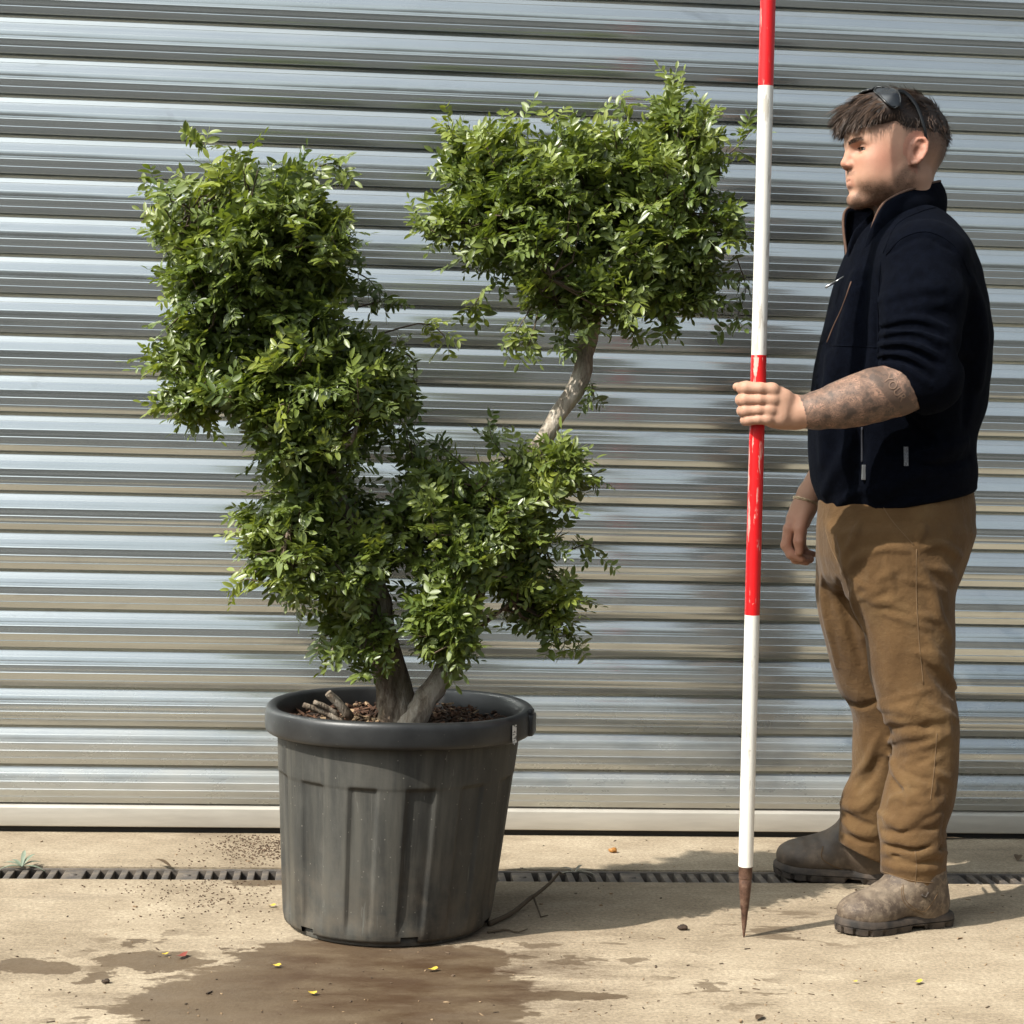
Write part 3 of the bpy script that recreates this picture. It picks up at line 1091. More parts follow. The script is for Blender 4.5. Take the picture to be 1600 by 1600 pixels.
# loose shoots that stick out of the clouds: picture path of the shoot and its depth
SHOOTS = [([(610, 545), (645, 560), (652, 590), (640, 628)], YT - .06, 0), ([(600, 520), (660, 505), (690, 520), (700, 540)], YT - .04, .8),
          ([(700, 375), (665, 355), (645, 350)], YT + .06, .5), ([(720, 230), (705, 205), (700, 195)], YT + .1, .7), ([(1130, 250), (1160, 220), (1172, 205)], YT + .14, .2),
          ([(1150, 400), (1165, 450), (1150, 500)], YT + .12, 0), ([(1055, 180), (1058, 150), (1062, 132)], YT + .15, .5), ([(985, 190), (975, 170), (970, 158)], YT + .14, .4),
          ([(690, 740), (660, 710), (645, 690)], YT - .05, 0), ([(800, 730), (772, 690), (765, 672)], YT, .1), ([(740, 740), (700, 705), (690, 695)], YT - .02, 0),
          ([(880, 760), (920, 745), (935, 745)], YT + .03, .1), ([(890, 860), (920, 850), (935, 870)], YT + .03, .2), ([(860, 980), (900, 1000), (905, 1015)], YT, .1),
          ([(430, 920), (390, 905), (372, 912)], YT - .12, .8), ([(430, 840), (400, 830), (388, 828)], YT - .12, .7), ([(300, 590), (260, 560), (240, 545)], YT - .17, .1),
          ([(300, 600), (265, 575), (230, 567)], YT - .18, .7), ([(320, 640), (280, 640), (250, 632)], YT - .18, .7), ([(300, 480), (275, 500), (262, 515)], YT - .2, .2),
          ([(325, 240), (318, 225), (315, 218)], YT - .15, .5), ([(500, 260), (520, 255), (530, 262)], YT - .1, .3), ([(270, 300), (245, 295), (238, 290)], YT - .16, .2),
          ([(545, 420), (580, 440), (590, 470)], YT - .1, 0), ([(560, 480), (600, 470), (612, 480)], YT - .1, .2), ([(570, 1000), (540, 1010), (530, 1025)], YT - .09, 0),
          ([(590, 1020), (575, 1040), (570, 1050)], YT - .09, 0), ([(900, 500), (880, 530), (885, 545)], YT + .09, 0), ([(960, 480), (985, 510), (990, 522)], YT + .1, 0),
          ([(830, 480), (805, 520), (790, 530)], YT + .04, .3), ([(840, 490), (830, 530), (820, 548)], YT + .04, .5), ([(925, 600), (928, 620), (926, 628)], YT + .11, 0),
          ([(700, 1000), (690, 1030), (692, 1040)], YT - .10, .4), ([(1030, 480), (1045, 505), (1050, 512)], YT + .1, 0), ([(760, 450), (745, 470), (742, 485)], YT + .05, .3),
          ([(870, 215), (868, 195), (872, 182)], YT + .12, .6), ([(820, 220), (812, 200), (810, 188)], YT + .12, .4)]
for (path, y, yg) in SHOOTS:
    P = spline([at(u, v, y + rng.uniform(-.02, .02)) for u, v in path], 8)
    twigs.tube(P, list(np.linspace(.0017, .0008, 8)), 4, caps=False)
    for f in (.45, .7, 1.0):
        k = int(f * 7)
        d = P[k] - P[k - 1]
        add_spray(P[k], d, 2 if f < 1 else int(rng.integers(3, 6)), .9, yg)
twigs.build('twigs', M_TWIG, tree, True)
tree.children[-1]['kind'] = 'stuff'

# the 300 leaves nearest to the front become leaves of their own, the rest one mass
cam_d = np.array([(np.array(i[1]) + i[2][0] * .03) @ _F for i in INST])
order = np.argsort(cam_d)
near_ids = set(order[:3000:10][:300].tolist())
Vb, Fb, Tb, k0 = [], [], [], 0
near_me = {}
for idx, (li, org, B, sc, yg, rd) in enumerate(INST):
    lv, lf, lm = LEAVES[li]
    if idx in near_ids:
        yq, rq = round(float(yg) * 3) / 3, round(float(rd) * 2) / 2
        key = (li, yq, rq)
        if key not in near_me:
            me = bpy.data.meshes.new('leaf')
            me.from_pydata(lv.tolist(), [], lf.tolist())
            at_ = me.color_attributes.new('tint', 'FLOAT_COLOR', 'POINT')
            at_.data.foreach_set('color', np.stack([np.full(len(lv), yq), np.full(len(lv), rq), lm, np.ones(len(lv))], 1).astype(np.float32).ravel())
            me.materials.append(M_LEAF)
            me.polygons.foreach_set('use_smooth', [True] * len(me.polygons))
            near_me[key] = me
        o = bpy.data.objects.new('leaf', near_me[key])
        COL.objects.link(o)
        o.parent = tree
        M = Matrix(((B[0][0], B[1][0], B[2][0], 0), (B[0][1], B[1][1], B[2][1], 0), (B[0][2], B[1][2], B[2][2], 0), (0, 0, 0, 1)))
        o.matrix_world = Matrix.Translation(tuple(map(float, org))) @ M @ Matrix.Scale(float(sc), 4)
        continue
    Vb.append((lv * sc) @ B + org)
    Fb.append(lf + k0)
    k0 += len(lv)
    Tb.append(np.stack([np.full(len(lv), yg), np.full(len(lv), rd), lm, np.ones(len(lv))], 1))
crown = np_mesh('crown', np.vstack(Vb), np.vstack(Fb), M_LEAF, tree, True, 3)
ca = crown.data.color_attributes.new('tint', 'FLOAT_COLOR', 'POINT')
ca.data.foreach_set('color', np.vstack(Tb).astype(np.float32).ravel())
tag(crown, kind='stuff')

# sawn-off stubs and dead sticks by the trunk
for (p0, p1, r0) in (((548, 1122), (513, 1083), .0085), ((528, 1118), (491, 1097), .0055), ((538, 1130), (474, 1101), .0060)):
    b = MB()
    limb(b, [at(*p0, POT_Y - .06), at((p0[0] + p1[0]) / 2, (p0[1] + p1[1]) / 2 - 2, POT_Y - .07), at(*p1, POT_Y - .08)], [r0 * 1.1, r0, r0 * .92], n=9, seg=7, rough=.04)
    b.build('stub', M_BARK, tree, True)

# ================================================================== solid modelling by distance fields (clothes, body, boots)
def vlen(q):
    return np.sqrt((q * q).sum(-1))


def smin(a, b, k):
    h = np.clip(.5 + .5 * (b - a) / k, 0, 1)
    return b + (a - b) * h - k * h * (1 - h)


def smax(a, b, k):
    return -smin(-a, -b, k)


def cone(P, a, b, r0, r1):
    a, b = np.asarray(a, np.float32), np.asarray(b, np.float32)
    ab = b - a
    t = np.clip(((P - a) @ ab) / (ab @ ab + 1e-12), 0, 1)
    return vlen(P - a - t[:, None] * ab) - (r0 + (r1 - r0) * t)


def chain(P, pts, rad, k=0.0):
    d = None
    rad = [rad] * len(pts) if isinstance(rad, (int, float)) else rad
    for i in range(len(pts) - 1):
        e = cone(P, pts[i], pts[i + 1], rad[i], rad[i + 1])
        d = e if d is None else (smin(d, e, k) if k > 0 else np.minimum(d, e))
    return d


def ell(P, c, r, M=None):
    q = P - np.asarray(c, np.float32)
    if M is not None:
        q = q @ np.asarray(M, np.float32).T          # rows of M are the local axes
    r = np.asarray(r, np.float32)
    k0 = vlen(q / r)
    k1 = vlen(q / (r * r)) + 1e-9
    return k0 * (k0 - 1) / k1


def stack(P, rows, z_lo=None, z_hi=None, k=.01):
    """body of elliptical sections; rows: (z, cx, cy, rx, ry)"""
    R = np.array(sorted(rows), np.float32)
    zz = np.linspace(R[0, 0], R[-1, 0], 160)
    # smooth interpolation
    out = []
    for j in range(1, 5):
        y = np.interp(zz, R[:, 0], R[:, j])
        ker = np.hanning(13)
        ker /= ker.sum()
        yp = np.concatenate([np.full(6, y[0]), y, np.full(6, y[-1])])
        out.append(np.interp(P[:, 2], zz, np.convolve(yp, ker, 'valid')).astype(np.float32))
    cx, cy, rx, ry = out
    qx, qy = (P[:, 0] - cx), (P[:, 1] - cy)
    k0 = np.sqrt((qx / rx) ** 2 + (qy / ry) ** 2)
    k1 = np.sqrt((qx / rx ** 2) ** 2 + (qy / ry ** 2) ** 2) + 1e-6
    d = np.where(k0 < .25, -(1 - k0) * np.minimum(rx, ry), k0 * (k0 - 1) / k1)
    lo = R[0, 0] if z_lo is None else z_lo
    hi = R[-1, 0] if z_hi is None else z_hi
    return smax(d, np.maximum(lo - P[:, 2], P[:, 2] - hi), k)


def wob(P, f, seed=0, oct=2):
    """cheap smooth noise, about -1..1"""
    r = np.random.default_rng(seed)
    s = np.zeros(len(P), np.float32)
    a = 1.0
    for o in range(oct):
        for _ in range(4):
            w = r.normal(size=3)
            w /= np.linalg.norm(w)
            s += a * np.sin(P @ (w * f).astype(np.float32) + r.uniform(0, 6.28)).astype(np.float32)
        f *= 1.9
        a *= .5
    return s / 4


def sdf_mesh(fn, lo, hi, h, nb=16):
    """surface nets over the blocks that the surface crosses"""
    lo, hi = np.asarray(lo, float), np.asarray(hi, float)
    nblk = np.ceil((hi - lo) / (h * nb)).astype(int)
    ii = np.stack(np.meshgrid(*[np.arange(n) for n in nblk], indexing='ij'), -1).reshape(-1, 3)
    cen = (lo + (ii + .5) * h * nb).astype(np.float32)
    d = fn(cen)
    ii = ii[np.abs(d) < h * nb * 1.2 + .030]
    g = np.stack(np.meshgrid(*[np.arange(nb + 1)] * 3, indexing='ij'), -1).reshape(-1, 3)
    BIG = 1 << 20
    keys, verts, quads = [], [], []

    def key(c):
        return (c[:, 0].astype(np.int64) * BIG + c[:, 1]) * BIG + c[:, 2]
    off = np.array([[0, 0, 0], [0, 0, 1], [0, 1, 0], [0, 1, 1], [1, 0, 0], [1, 0, 1], [1, 1, 0], [1, 1, 1]])
    edges = [(0, 1), (2, 3), (4, 5), (6, 7), (0, 2), (1, 3), (4, 6), (5, 7), (0, 4), (1, 5), (2, 6), (3, 7)]
    for s in range(0, len(ii), 40):
        blk = ii[s:s + 40]
        G = (g[None] + blk[:, None] * nb)
        D = fn((lo + G.reshape(-1, 3) * h).astype(np.float32)).reshape(len(blk), nb + 1, nb + 1, nb + 1)
        for bi in range(len(blk)):
            F = D[bi]
            S = F < 0
            if S.all() or not S.any():
                continue
            C = np.stack([F[o[0]:nb + o[0], o[1]:nb + o[1], o[2]:nb + o[2]] for o in off], -1)
            cs = (C < 0).sum(-1)
            act = np.argwhere((cs > 0) & (cs < 8))
            if not len(act):
                continue
            cv = C[act[:, 0], act[:, 1], act[:, 2]]
            acc = np.zeros((len(act), 3))
            cnt = np.zeros(len(act))
            for (a, b) in edges:
                va, vb = cv[:, a], cv[:, b]
                x = (va < 0) != (vb < 0)
                t = va / np.where(np.abs(va - vb) < 1e-12, 1, va - vb)
                pt = off[a] + t[:, None] * (off[b] - off[a])
                acc[x] += pt[x]
                cnt[x] += 1
            base = act + blk[bi] * nb
            verts.append(lo + (base + acc / cnt[:, None]) * h)
            keys.append(key(base))
            # edges owned by this block
            for ax in range(3):
                u, w = (ax + 1) % 3, (ax + 2) % 3
                sl0 = [slice(0, nb)] * 3
                sl1 = [slice(0, nb)] * 3
                sl1[ax] = slice(1, nb + 1)
                A, B = S[tuple(sl0)], S[tuple(sl1)]
                e = np.argwhere(A != B)
                if not len(e):
                    continue
                flip = A[e[:, 0], e[:, 1], e[:, 2]]
                e = e + blk[bi] * nb
                q = []
                for (du, dw) in ((1, 1), (0, 1), (0, 0), (1, 0)):
                    c = e.copy()
                    c[:, u] -= du
                    c[:, w] -= dw
                    q.append(key(c))
                q = np.stack(q, 1)
                q[~flip] = q[~flip][:, ::-1]
                quads.append(q)
    K = np.concatenate(keys)
    V = np.vstack(verts)
    Q = np.vstack(quads)
    o = np.argsort(K)
    K, V = K[o], V[o]
    idx = np.clip(np.searchsorted(K, Q.ravel()), 0, len(K) - 1)
    good = (K[idx] == Q.ravel()).reshape(Q.shape).all(1)
    return V, idx.reshape(Q.shape)[good]


def hit(fn, u, v, y0=3.2, y1=4.4):
    """first point of the solid along the line of sight through a picture point"""
    d = ray(u, v)
    ys = np.linspace(y0, y1, 500)
    P = (_C + d[None] * (ys / d[1])[:, None]).astype(np.float32)
    f = fn(P)
    k = np.argmax(f < 0)
    if not (f < 0).any():
        k = int(np.argmin(f))
        return P[k].astype(float), False
    t = f[k - 1] / (f[k - 1] - f[k]) if k > 0 else 0
    return (P[k - 1] + t * (P[k] - P[k - 1])).astype(float), True


def trace_line(fn, pts, n=12, lift=0.0):
    """picture polyline laid on the solid"""
    pp = spline(pts, n) if len(pts) > 2 else np.linspace(pts[0], pts[1], n)
    out = []
    for (u, v) in pp:
        q, ok = hit(fn, u, v)
        if lift:
            q = q - ray(u, v) / np.linalg.norm(ray(u, v)) * lift
        out.append(q)
    return np.array(out)


class Folds:
    """ridges and creases of cloth, each a chain of points with radii, kept with a bounding box for speed"""
    def __init__(s):
        s.items = []

    def add(s, fn, pts, r, depth, k, sign, n=9):
        P = trace_line(fn, pts, n)
        d = np.array([ray(u, v) / np.linalg.norm(ray(u, v)) for u, v in (spline(pts, n) if len(pts) > 2 else np.linspace(pts[0], pts[1], n))])
        P = P + d * depth
        w = np.sin(np.linspace(.12, math.pi - .12, n)) ** .5
        s.items.append((P.astype(np.float32), (r * w).astype(np.float32), k, sign, P.min(0) - r - k - .02, P.max(0) + r + k + .02))

    def apply(s, P, d):
        for (pts, r, k, sign, lo, hi) in s.items:
            m = ((P > lo) & (P < hi)).all(1)
            if not m.any():
                continue
            e = chain(P[m], pts, list(r))
            d[m] = smin(d[m], e, k) if sign > 0 else smax(d[m], -e, k)
        return d

# ================================================================== the person
Y_T = 3.83                                     # depth of the torso's middle
SIN2 = .067


def rows_from(rws, ydef):
    """picture rows (v, u_front, u_back, r_deep[, y]) -> sections"""
    out = []
    for r in rws:
        v, uf, ub, ry = r[:4]
        y = r[4] if len(r) > 4 else ydef
        a, b = at(uf, v, y), at(ub, v, y)
        w = (b[0] - a[0]) / 2
        rx = math.sqrt(max((w * w - ry * ry * SIN2) / (1 - SIN2), 1e-4))
        out.append(((a[2] + b[2]) / 2, (a[0] + b[0]) / 2, y, rx, ry))
    return out


# ---------------------------------------------------------------- jacket
JROWS = rows_from([(326, 1362, 1466, .075), (338, 1352, 1480, .095), (355, 1340, 1496, .125), (380, 1328, 1514, .170), (420, 1313, 1529, .20), (460, 1302, 1539, .205),
                   (520, 1288, 1545, .20), (580, 1273, 1543, .19), (640, 1266, 1535, .185), (680, 1265, 1521, .182), (705, 1265, 1519, .182),
                   (730, 1266, 1521, .184), (755, 1269, 1519, .182), (775, 1277, 1513, .176), (805, 1290, 1505, .168)], Y_T)
SH_N = at(1446, 408, 3.668)
EL_N = at(1450, 592, 3.585)
CUFF_N = at(1404, 607, 3.572)
SH_F = at(1410, 408, 4.0)
EL_F = at(1395, 585, 4.04)
WR_F = at(1264, 772, 4.02)
NECK = at(1408, 318, 3.83)
HEM_N = np.array([0, 0, 0.0])


def jacket_base(P):
    d = stack(P, JROWS, k=.02)
    # shoulders and upper arms
    d = smin(d, chain(P, [at(1428, 396, 3.77), SH_N], [.060, .077]), .05)
    d = smin(d, chain(P, [at(1405, 394, 3.90), SH_F], [.060, .077]), .05)
    arm = chain(P, [SH_N, at(1442, 470, 3.625), at(1438, 548, 3.595), EL_N], [.078, .077, .072, .064], .03)
    arm = smin(arm, chain(P, [EL_N, at(1425, 602, 3.578), CUFF_N], [.060, .056, .051]), .03)
    d = smin(d, arm, .022)
    arm2 = chain(P, [SH_F, EL_F, at(1330, 680, 4.035)], [.080, .066, .055], .03)
    return smin(d, arm2, .022)


JF = Folds()
for (pts, r, dep, k, sg) in [
    # rolls of the pushed-up sleeve
    ([(1378, 505), (1430, 500), (1478, 512)], .013, .004, .009, 1), ([(1376, 522), (1430, 518), (1475, 536)], .013, .004, .008, 1),
    ([(1374, 538), (1425, 537), (1470, 560)], .013, .004, .008, 1), ([(1374, 553), (1420, 556), (1464, 582)], .012, .004, .007, 1),
    ([(1373, 567), (1412, 574), (1452, 602)], .012, .004, .007, 1),
    ([(1377, 514), (1430, 509), (1476, 524)], .006, -.001, .008, -1), ([(1375, 530), (1428, 528), (1472, 548)], .006, -.001, .008, -1),
    ([(1374, 546), (1423, 547), (1467, 571)], .006, -.001, .008, -1), ([(1373, 560), (1416, 565), (1458, 592)], .006, -.001, .008, -1),
    # drag lines from the armpit and the shoulder
    ([(1378, 470), (1420, 458), (1470, 450)], .009, .003, .02, 1), ([(1380, 490), (1425, 480), (1470, 475)], .008, .003, .018, 1),
    ([(1374, 430), (1372, 480), (1372, 540)], .010, -.002, .016, -1), ([(1385, 400), (1440, 368), (1490, 392)], .004, -.001, .010, -1),
    ([(1340, 430), (1322, 520), (1305, 600)], .012, .005, .03, 1), ([(1350, 440), (1345, 540), (1335, 600)], .010, -.002, .02, -1),
    ([(1300, 560), (1296, 640), (1292, 720)], .013, .006, .03, 1), ([(1330, 690), (1310, 730), (1290, 770)], .010, .004, .02, 1),
    ([(1480, 700), (1430, 740), (1360, 770)], .011, .004, .02, 1), ([(1510, 690), (1470, 700), (1420, 690)], .010, .003, .02, 1),
    ([(1345, 680), (1340, 720), (1322, 770)], .010, -.001, .018, -1), ([(1515, 715), (1480, 728), (1440, 726)], .008, -.002, .014, -1),
    ([(1350, 765), (1330, 772), (1310, 790)], .008, .003, .014, 1), ([(1400, 760), (1385, 770), (1370, 782)], .008, .003, .014, 1),
    ([(1515, 440), (1530, 520), (1528, 600)], .014, .006, .03, 1), ([(1500, 540), (1515, 600), (1510, 660)], .010, -.002, .02, -1),
]:
    JF.add(jacket_base, pts, r, dep, k, sg)

hemA, hemB = at(1292, 803, Y_T), at(1516, 766, Y_T)
hem_t = (hemB - hemA) / np.linalg.norm(hemB - hemA)
hem_n = np.array([hem_t[2], 0, -hem_t[0]])
hem_n = hem_n if hem_n[2] < 0 else -hem_n        # points down
cuff_n = np.array(at(1250, 668, 3.57)) - np.array(at(1404, 600, 3.572))
cuff_n /= np.linalg.norm(cuff_n)
cuff_e = np.array(at(1430, 634, 3.56)) - np.array(at(1373, 578, 3.56))
cuff_n = np.cross(cuff_e, [0, 1, 0])
cuff_n /= np.linalg.norm(cuff_n)
cuff_n = cuff_n if cuff_n[0] < 0 else -cuff_n


def jacket(P):
    d = jacket_base(P)
    d = JF.apply(P, d)
    d = d - .0030 * wob(P * np.array([1, 1, .7], np.float32), 34, 3) - .0012 * wob(P, 95, 4, 2)
    # hem: a band turned under
    hd = (P - hemA.astype(np.float32)) @ hem_n.astype(np.float32)
    torso_like = P[:, 1] < 9
    band = np.exp(-((hd + .018) / .014) ** 2) * .004
    d = d + band * 0 - .0025 * np.exp(-((hd + .006) / .006) ** 2)
    d = smax(d, hd - .0015 * wob(P, 30, 9), .008)
    # hollow under the hem
    inner = smax(stack(P, JROWS, k=.02) + .012, -hd - .03, .004)
    d = smax(d, -inner, .003)
    # cuff end of the near sleeve
    cd = (P - np.array(at(1402, 606, 3.56), np.float32)) @ cuff_n.astype(np.float32)
    cut = np.where(P[:, 1] < 3.72, cd, -1.0)
    sel = (vlen(P - CUFF_N.astype(np.float32)) < .16) & (P[:, 1] < 3.66)
    e = smax(d, cut, .007)
    d = np.where(sel, e, d)
    hole = np.maximum(cone(P, EL_N, CUFF_N + (CUFF_N - EL_N) * .6, .050, .0475), -cd - .02)
    d = np.where(sel, smax(d, -hole, .003), d)
    # neck opening
    nk = np.maximum(cone(P, at(1412, 345, 3.83), at(1404, 290, 3.83), .056, .066), -1.0)
    d = smax(d, -nk, .006)
    vee = chain(P, [at(1330, 436, 3.828), at(1344, 392, 3.832), at(1362, 345, 3.83)], [.004, .026, .050])
    return smax(d, -vee, .005)


m = NT('navy_fleece')
p = m.obj()
fz = m.noise(p, 420, 3, .75)
fz2 = m.noise(p, 70, 4, .6)
c = m.ramp(fz2, [(.3, (.0010, .0015, .0034)), (.7, (.0022, .0032, .0068))])
M_FLEECE = m.done(m.bsdf(Base_Color=c, Roughness=.97, Specular_IOR_Level=.05, Sheen_Weight=.015, Sheen_Roughness=.5, Sheen_Tint=(.25, .32, .5, 1),
                         Normal=m.bump(fz, .55, .004, m.bump(fz2, .25, .006))))
m = NT('brown_piping')
M_PIPE = m.done(m.bsdf(Base_Color=(.085, .044, .028), Roughness=.85))
m = NT('dark_lining')
M_LIN = m.done(m.bsdf(Base_Color=(.020, .022, .030), Roughness=.9, Normal=m.bump(m.noise(m.obj(), 500, 2, .6), .3, .002)))
m = NT('dull_metal')
M_METAL = m.done(m.bsdf(Base_Color=(.42, .42, .42), Metallic=.9, Roughness=.35))
m = NT('grey_woven_label')
M_LABEL = m.done(m.bsdf(Base_Color=m.ramp(m.noise(m.scale(m.obj(), (900, 900, 300)), 1, 2, .5), [(.45, (.24, .24, .25)), (.6, (.05, .05, .055))]), Roughness=.8))

FEET = ground(1400, 1440)
man = empty('person', (1.08, 3.85, 0))
tag(man, 'bearded man in navy fleece and tan trousers holding the striped pole', 'person')

JV, JQ = sdf_mesh(jacket, (.80, 3.42, .78), (1.40, 4.20, 1.50), .0040)
jk = np_mesh('jacket', JV, JQ, M_FLEECE, man)

# ---- stand-up collar, open at the front -------------------------------------------------
cN = at(1420, 330, 3.83)


def collar_pt(a, s, off=0.0):
    """a: -1 near front edge .. 0 back .. 1 far front edge; s: 0 base .. 1 top"""
    pass


# edge curves through the near flap, the back and the far flap (picture points with depths)
base_c = spline([at(1334, 452, 3.815), at(1345, 412, 3.765), at(1366, 368, 3.735), at(1404, 348, 3.735), at(1450, 334, 3.765), at(1478, 334, 3.83),
                 at(1464, 334, 3.90), at(1410, 342, 3.935), at(1360, 355, 3.925), at(1334, 395, 3.89), at(1328, 445, 3.835)], 80)
top_c = spline([at(1335, 448, 3.813), at(1352, 392, 3.772), at(1372, 330, 3.752), at(1400, 306, 3.745), at(1442, 291, 3.770), at(1470, 284, 3.83),
                at(1452, 288, 3.885), at(1405, 300, 3.912), at(1352, 322, 3.92), at(1317, 337, 3.905), at(1327, 440, 3.838)], 80)
nv = 9
vs, fs = [], []
cen = np.array(at(1405, 320, 3.83))
for side in (0, 1):
    for i in range(80):
        for j in range(nv):
            s = j / (nv - 1)
            q = base_c[i] * (1 - s) + top_c[i] * s
            outw = q - cen
            outw[2] = 0
            outw /= np.linalg.norm(outw) + 1e-9
            bul = .007 * math.sin(math.pi * s) + .0025 * math.sin(i * .45 + 4 * s) * s
            th_ = .0085 * (1 - .35 * s)
            q = q + outw * (bul + (0 if side == 0 else -th_))
            vs.append(q)
n1 = 80 * nv
for i in range(79):
    for j in range(nv - 1):
        a, b_, c_, d_ = i * nv + j, (i + 1) * nv + j, (i + 1) * nv + j + 1, i * nv + j + 1
        fs.append((a, b_, c_, d_))
        fs.append((n1 + d_, n1 + c_, n1 + b_, n1 + a))
for i in range(79):
    a, b_ = i * nv + nv - 1, (i + 1) * nv + nv - 1
    fs.append((a, b_, n1 + b_, n1 + a))
for i in (0, 79):
    for j in range(nv - 1):
        a, b_ = i * nv + j, i * nv + j + 1
        fs.append((a, b_, n1 + b_, n1 + a) if i == 0 else (a, n1 + a, n1 + b_, b_))
np_mesh('collar', vs, fs, M_FLEECE, jk)
P = top_c[2:78] + np.array([0, 0, .001])
for (a, b_) in ((0, 76),):
    mb = MB()
    outp = []
    for q in P[a:b_]:
        o_ = q - cen
        o_[2] = 0
        o_ /= np.linalg.norm(o_)
        outp.append(q - o_ * .002)
    mb.tube(outp, .0030, 6)
    tag(mb.build('piping', M_PIPE, jk, True), 'thin brown piping along the collar edge')


def on_cloth(name, fn, pts, r, mat, parent, n=14, lift=.001, flat=1.0, sides=6):  # a cord or seam laid on cloth
    mb = MB()
    mb.tube(trace_line(fn, pts, n, lift), r, sides, flat=flat)
    return mb.build(name, mat, parent, True)


jacket_s = jacket
on_cloth('front_zip', jacket_s, [(1330, 440), (1316, 480), (1303, 508), (1292, 535)], .0015, M_PIPE, jk)
mb = MB()
za = at(1325, 424, 3.80)
mb.tube([at(1326, 428, 3.80), at(1312, 436, 3.795), at(1306, 440, 3.79)], .0016, 6)
mb.tube([at(1306, 440, 3.79), at(1290, 449, 3.785)], .0026, 6)
mb.build('zip_pull', M_METAL, jk, True)
on_cloth('pocket_zip', jacket_s, [(1347, 668), (1347, 722)], .0022, M_LIN, jk)
hp, _ = hit(jacket_s, 1349, 738)
mb = MB()
mb.box((-.004, -.0035, -.015), (.004, .0015, .015), .001)
mb.v = [tuple(np.array(q) + hp + np.array([0, -.001, 0])) for q in mb.v]
mb.build('zip_pull', M_METAL, jk)
lp = trace_line(jacket_s, [(1415.5, 698), (1416, 728)], 6, .0035)
ln = np.array([0, -1, 0.0])
mb = MB()
vs = []
for q in lp:
    for sx in (-.0046, .0046):
        vs.append(q + np.array([sx, .0, 0]))
mb.add(vs, [(2 * i, 2 * i + 1, 2 * i + 3, 2 * i + 2) for i in range(5)])
tag(mb.build('label', M_LABEL, jk), 'small grey woven label on the side seam')
for pts in ([(1385, 398), (1410, 372), (1450, 362), (1492, 385), (1515, 430)], [(1376, 410), (1372, 470), (1372, 560)], [(1475, 322), (1440, 330), (1400, 352), (1380, 395)],
            [(1300, 540), (1330, 541), (1370, 543)]):
    on_cloth('seam', jacket_s, pts, .0014, M_FLEECE, jk, 22, .0003)

# ---------------------------------------------------------------- trousers
PROWS = rows_from([(745, 1288, 1514, .160), (790, 1281, 1518, .172), (830, 1278, 1517, .178), (870, 1279, 1507, .176), (900, 1285, 1494, .165), (925, 1300, 1480, .14)], 3.83)
NLEG = rows_from([(830, 1300, 1512, .095, 3.755), (880, 1308, 1493, .098, 3.75), (926, 1325, 1488, .098, 3.745), (968, 1344, 1487, .095, 3.74), (1007, 1354, 1489, .092, 3.735), (1060, 1361, 1488, .088, 3.73),
                  (1098, 1372, 1493, .086, 3.725), (1117, 1378, 1497, .085, 3.725), (1140, 1393, 1498, .083, 3.72), (1168, 1397, 1496, .080, 3.72), (1206, 1390, 1494, .078, 3.715),
                  (1255, 1378, 1488, .076, 3.71), (1285, 1371, 1477, .074, 3.705), (1300, 1373, 1475, .072, 3.705), (1320, 1377, 1479, .070, 3.70), (1345, 1378, 1478, .068, 3.70),
                  (1370, 1378, 1474, .066, 3.70), (1400, 1380, 1470, .064, 3.70)], 3.72)
FLEG = rows_from([(830, 1290, 1480, .095, 3.92), (860, 1279, 1450, .095, 3.925), (930, 1276, 1420, .092, 3.94), (982, 1285, 1415, .088, 3.955), (1035, 1298, 1412, .084, 3.97), (1084, 1312, 1412, .080, 3.985),
                  (1104, 1328, 1416, .078, 3.99), (1126, 1334, 1420, .077, 3.995), (1164, 1332, 1418, .074, 4.0), (1210, 1334, 1416, .072, 4.01), (1240, 1318, 1408, .071, 4.02),
                  (1262, 1314, 1402, .070, 4.025), (1290, 1312, 1398, .068, 4.03), (1315, 1308, 1394, .066, 4.035), (1350, 1308, 1392, .065, 4.035)], 3.98)


def trousers_base(P):
    hipz = at(1400, 905, 3.83)[2]
    d = stack(P, PROWS, k=.02)
    nl = stack(P, NLEG, k=.012)
    fl = stack(P, FLEG, k=.012)
    d = smin(d, nl, .03)
    d = smin(d, fl, .03)
    return d


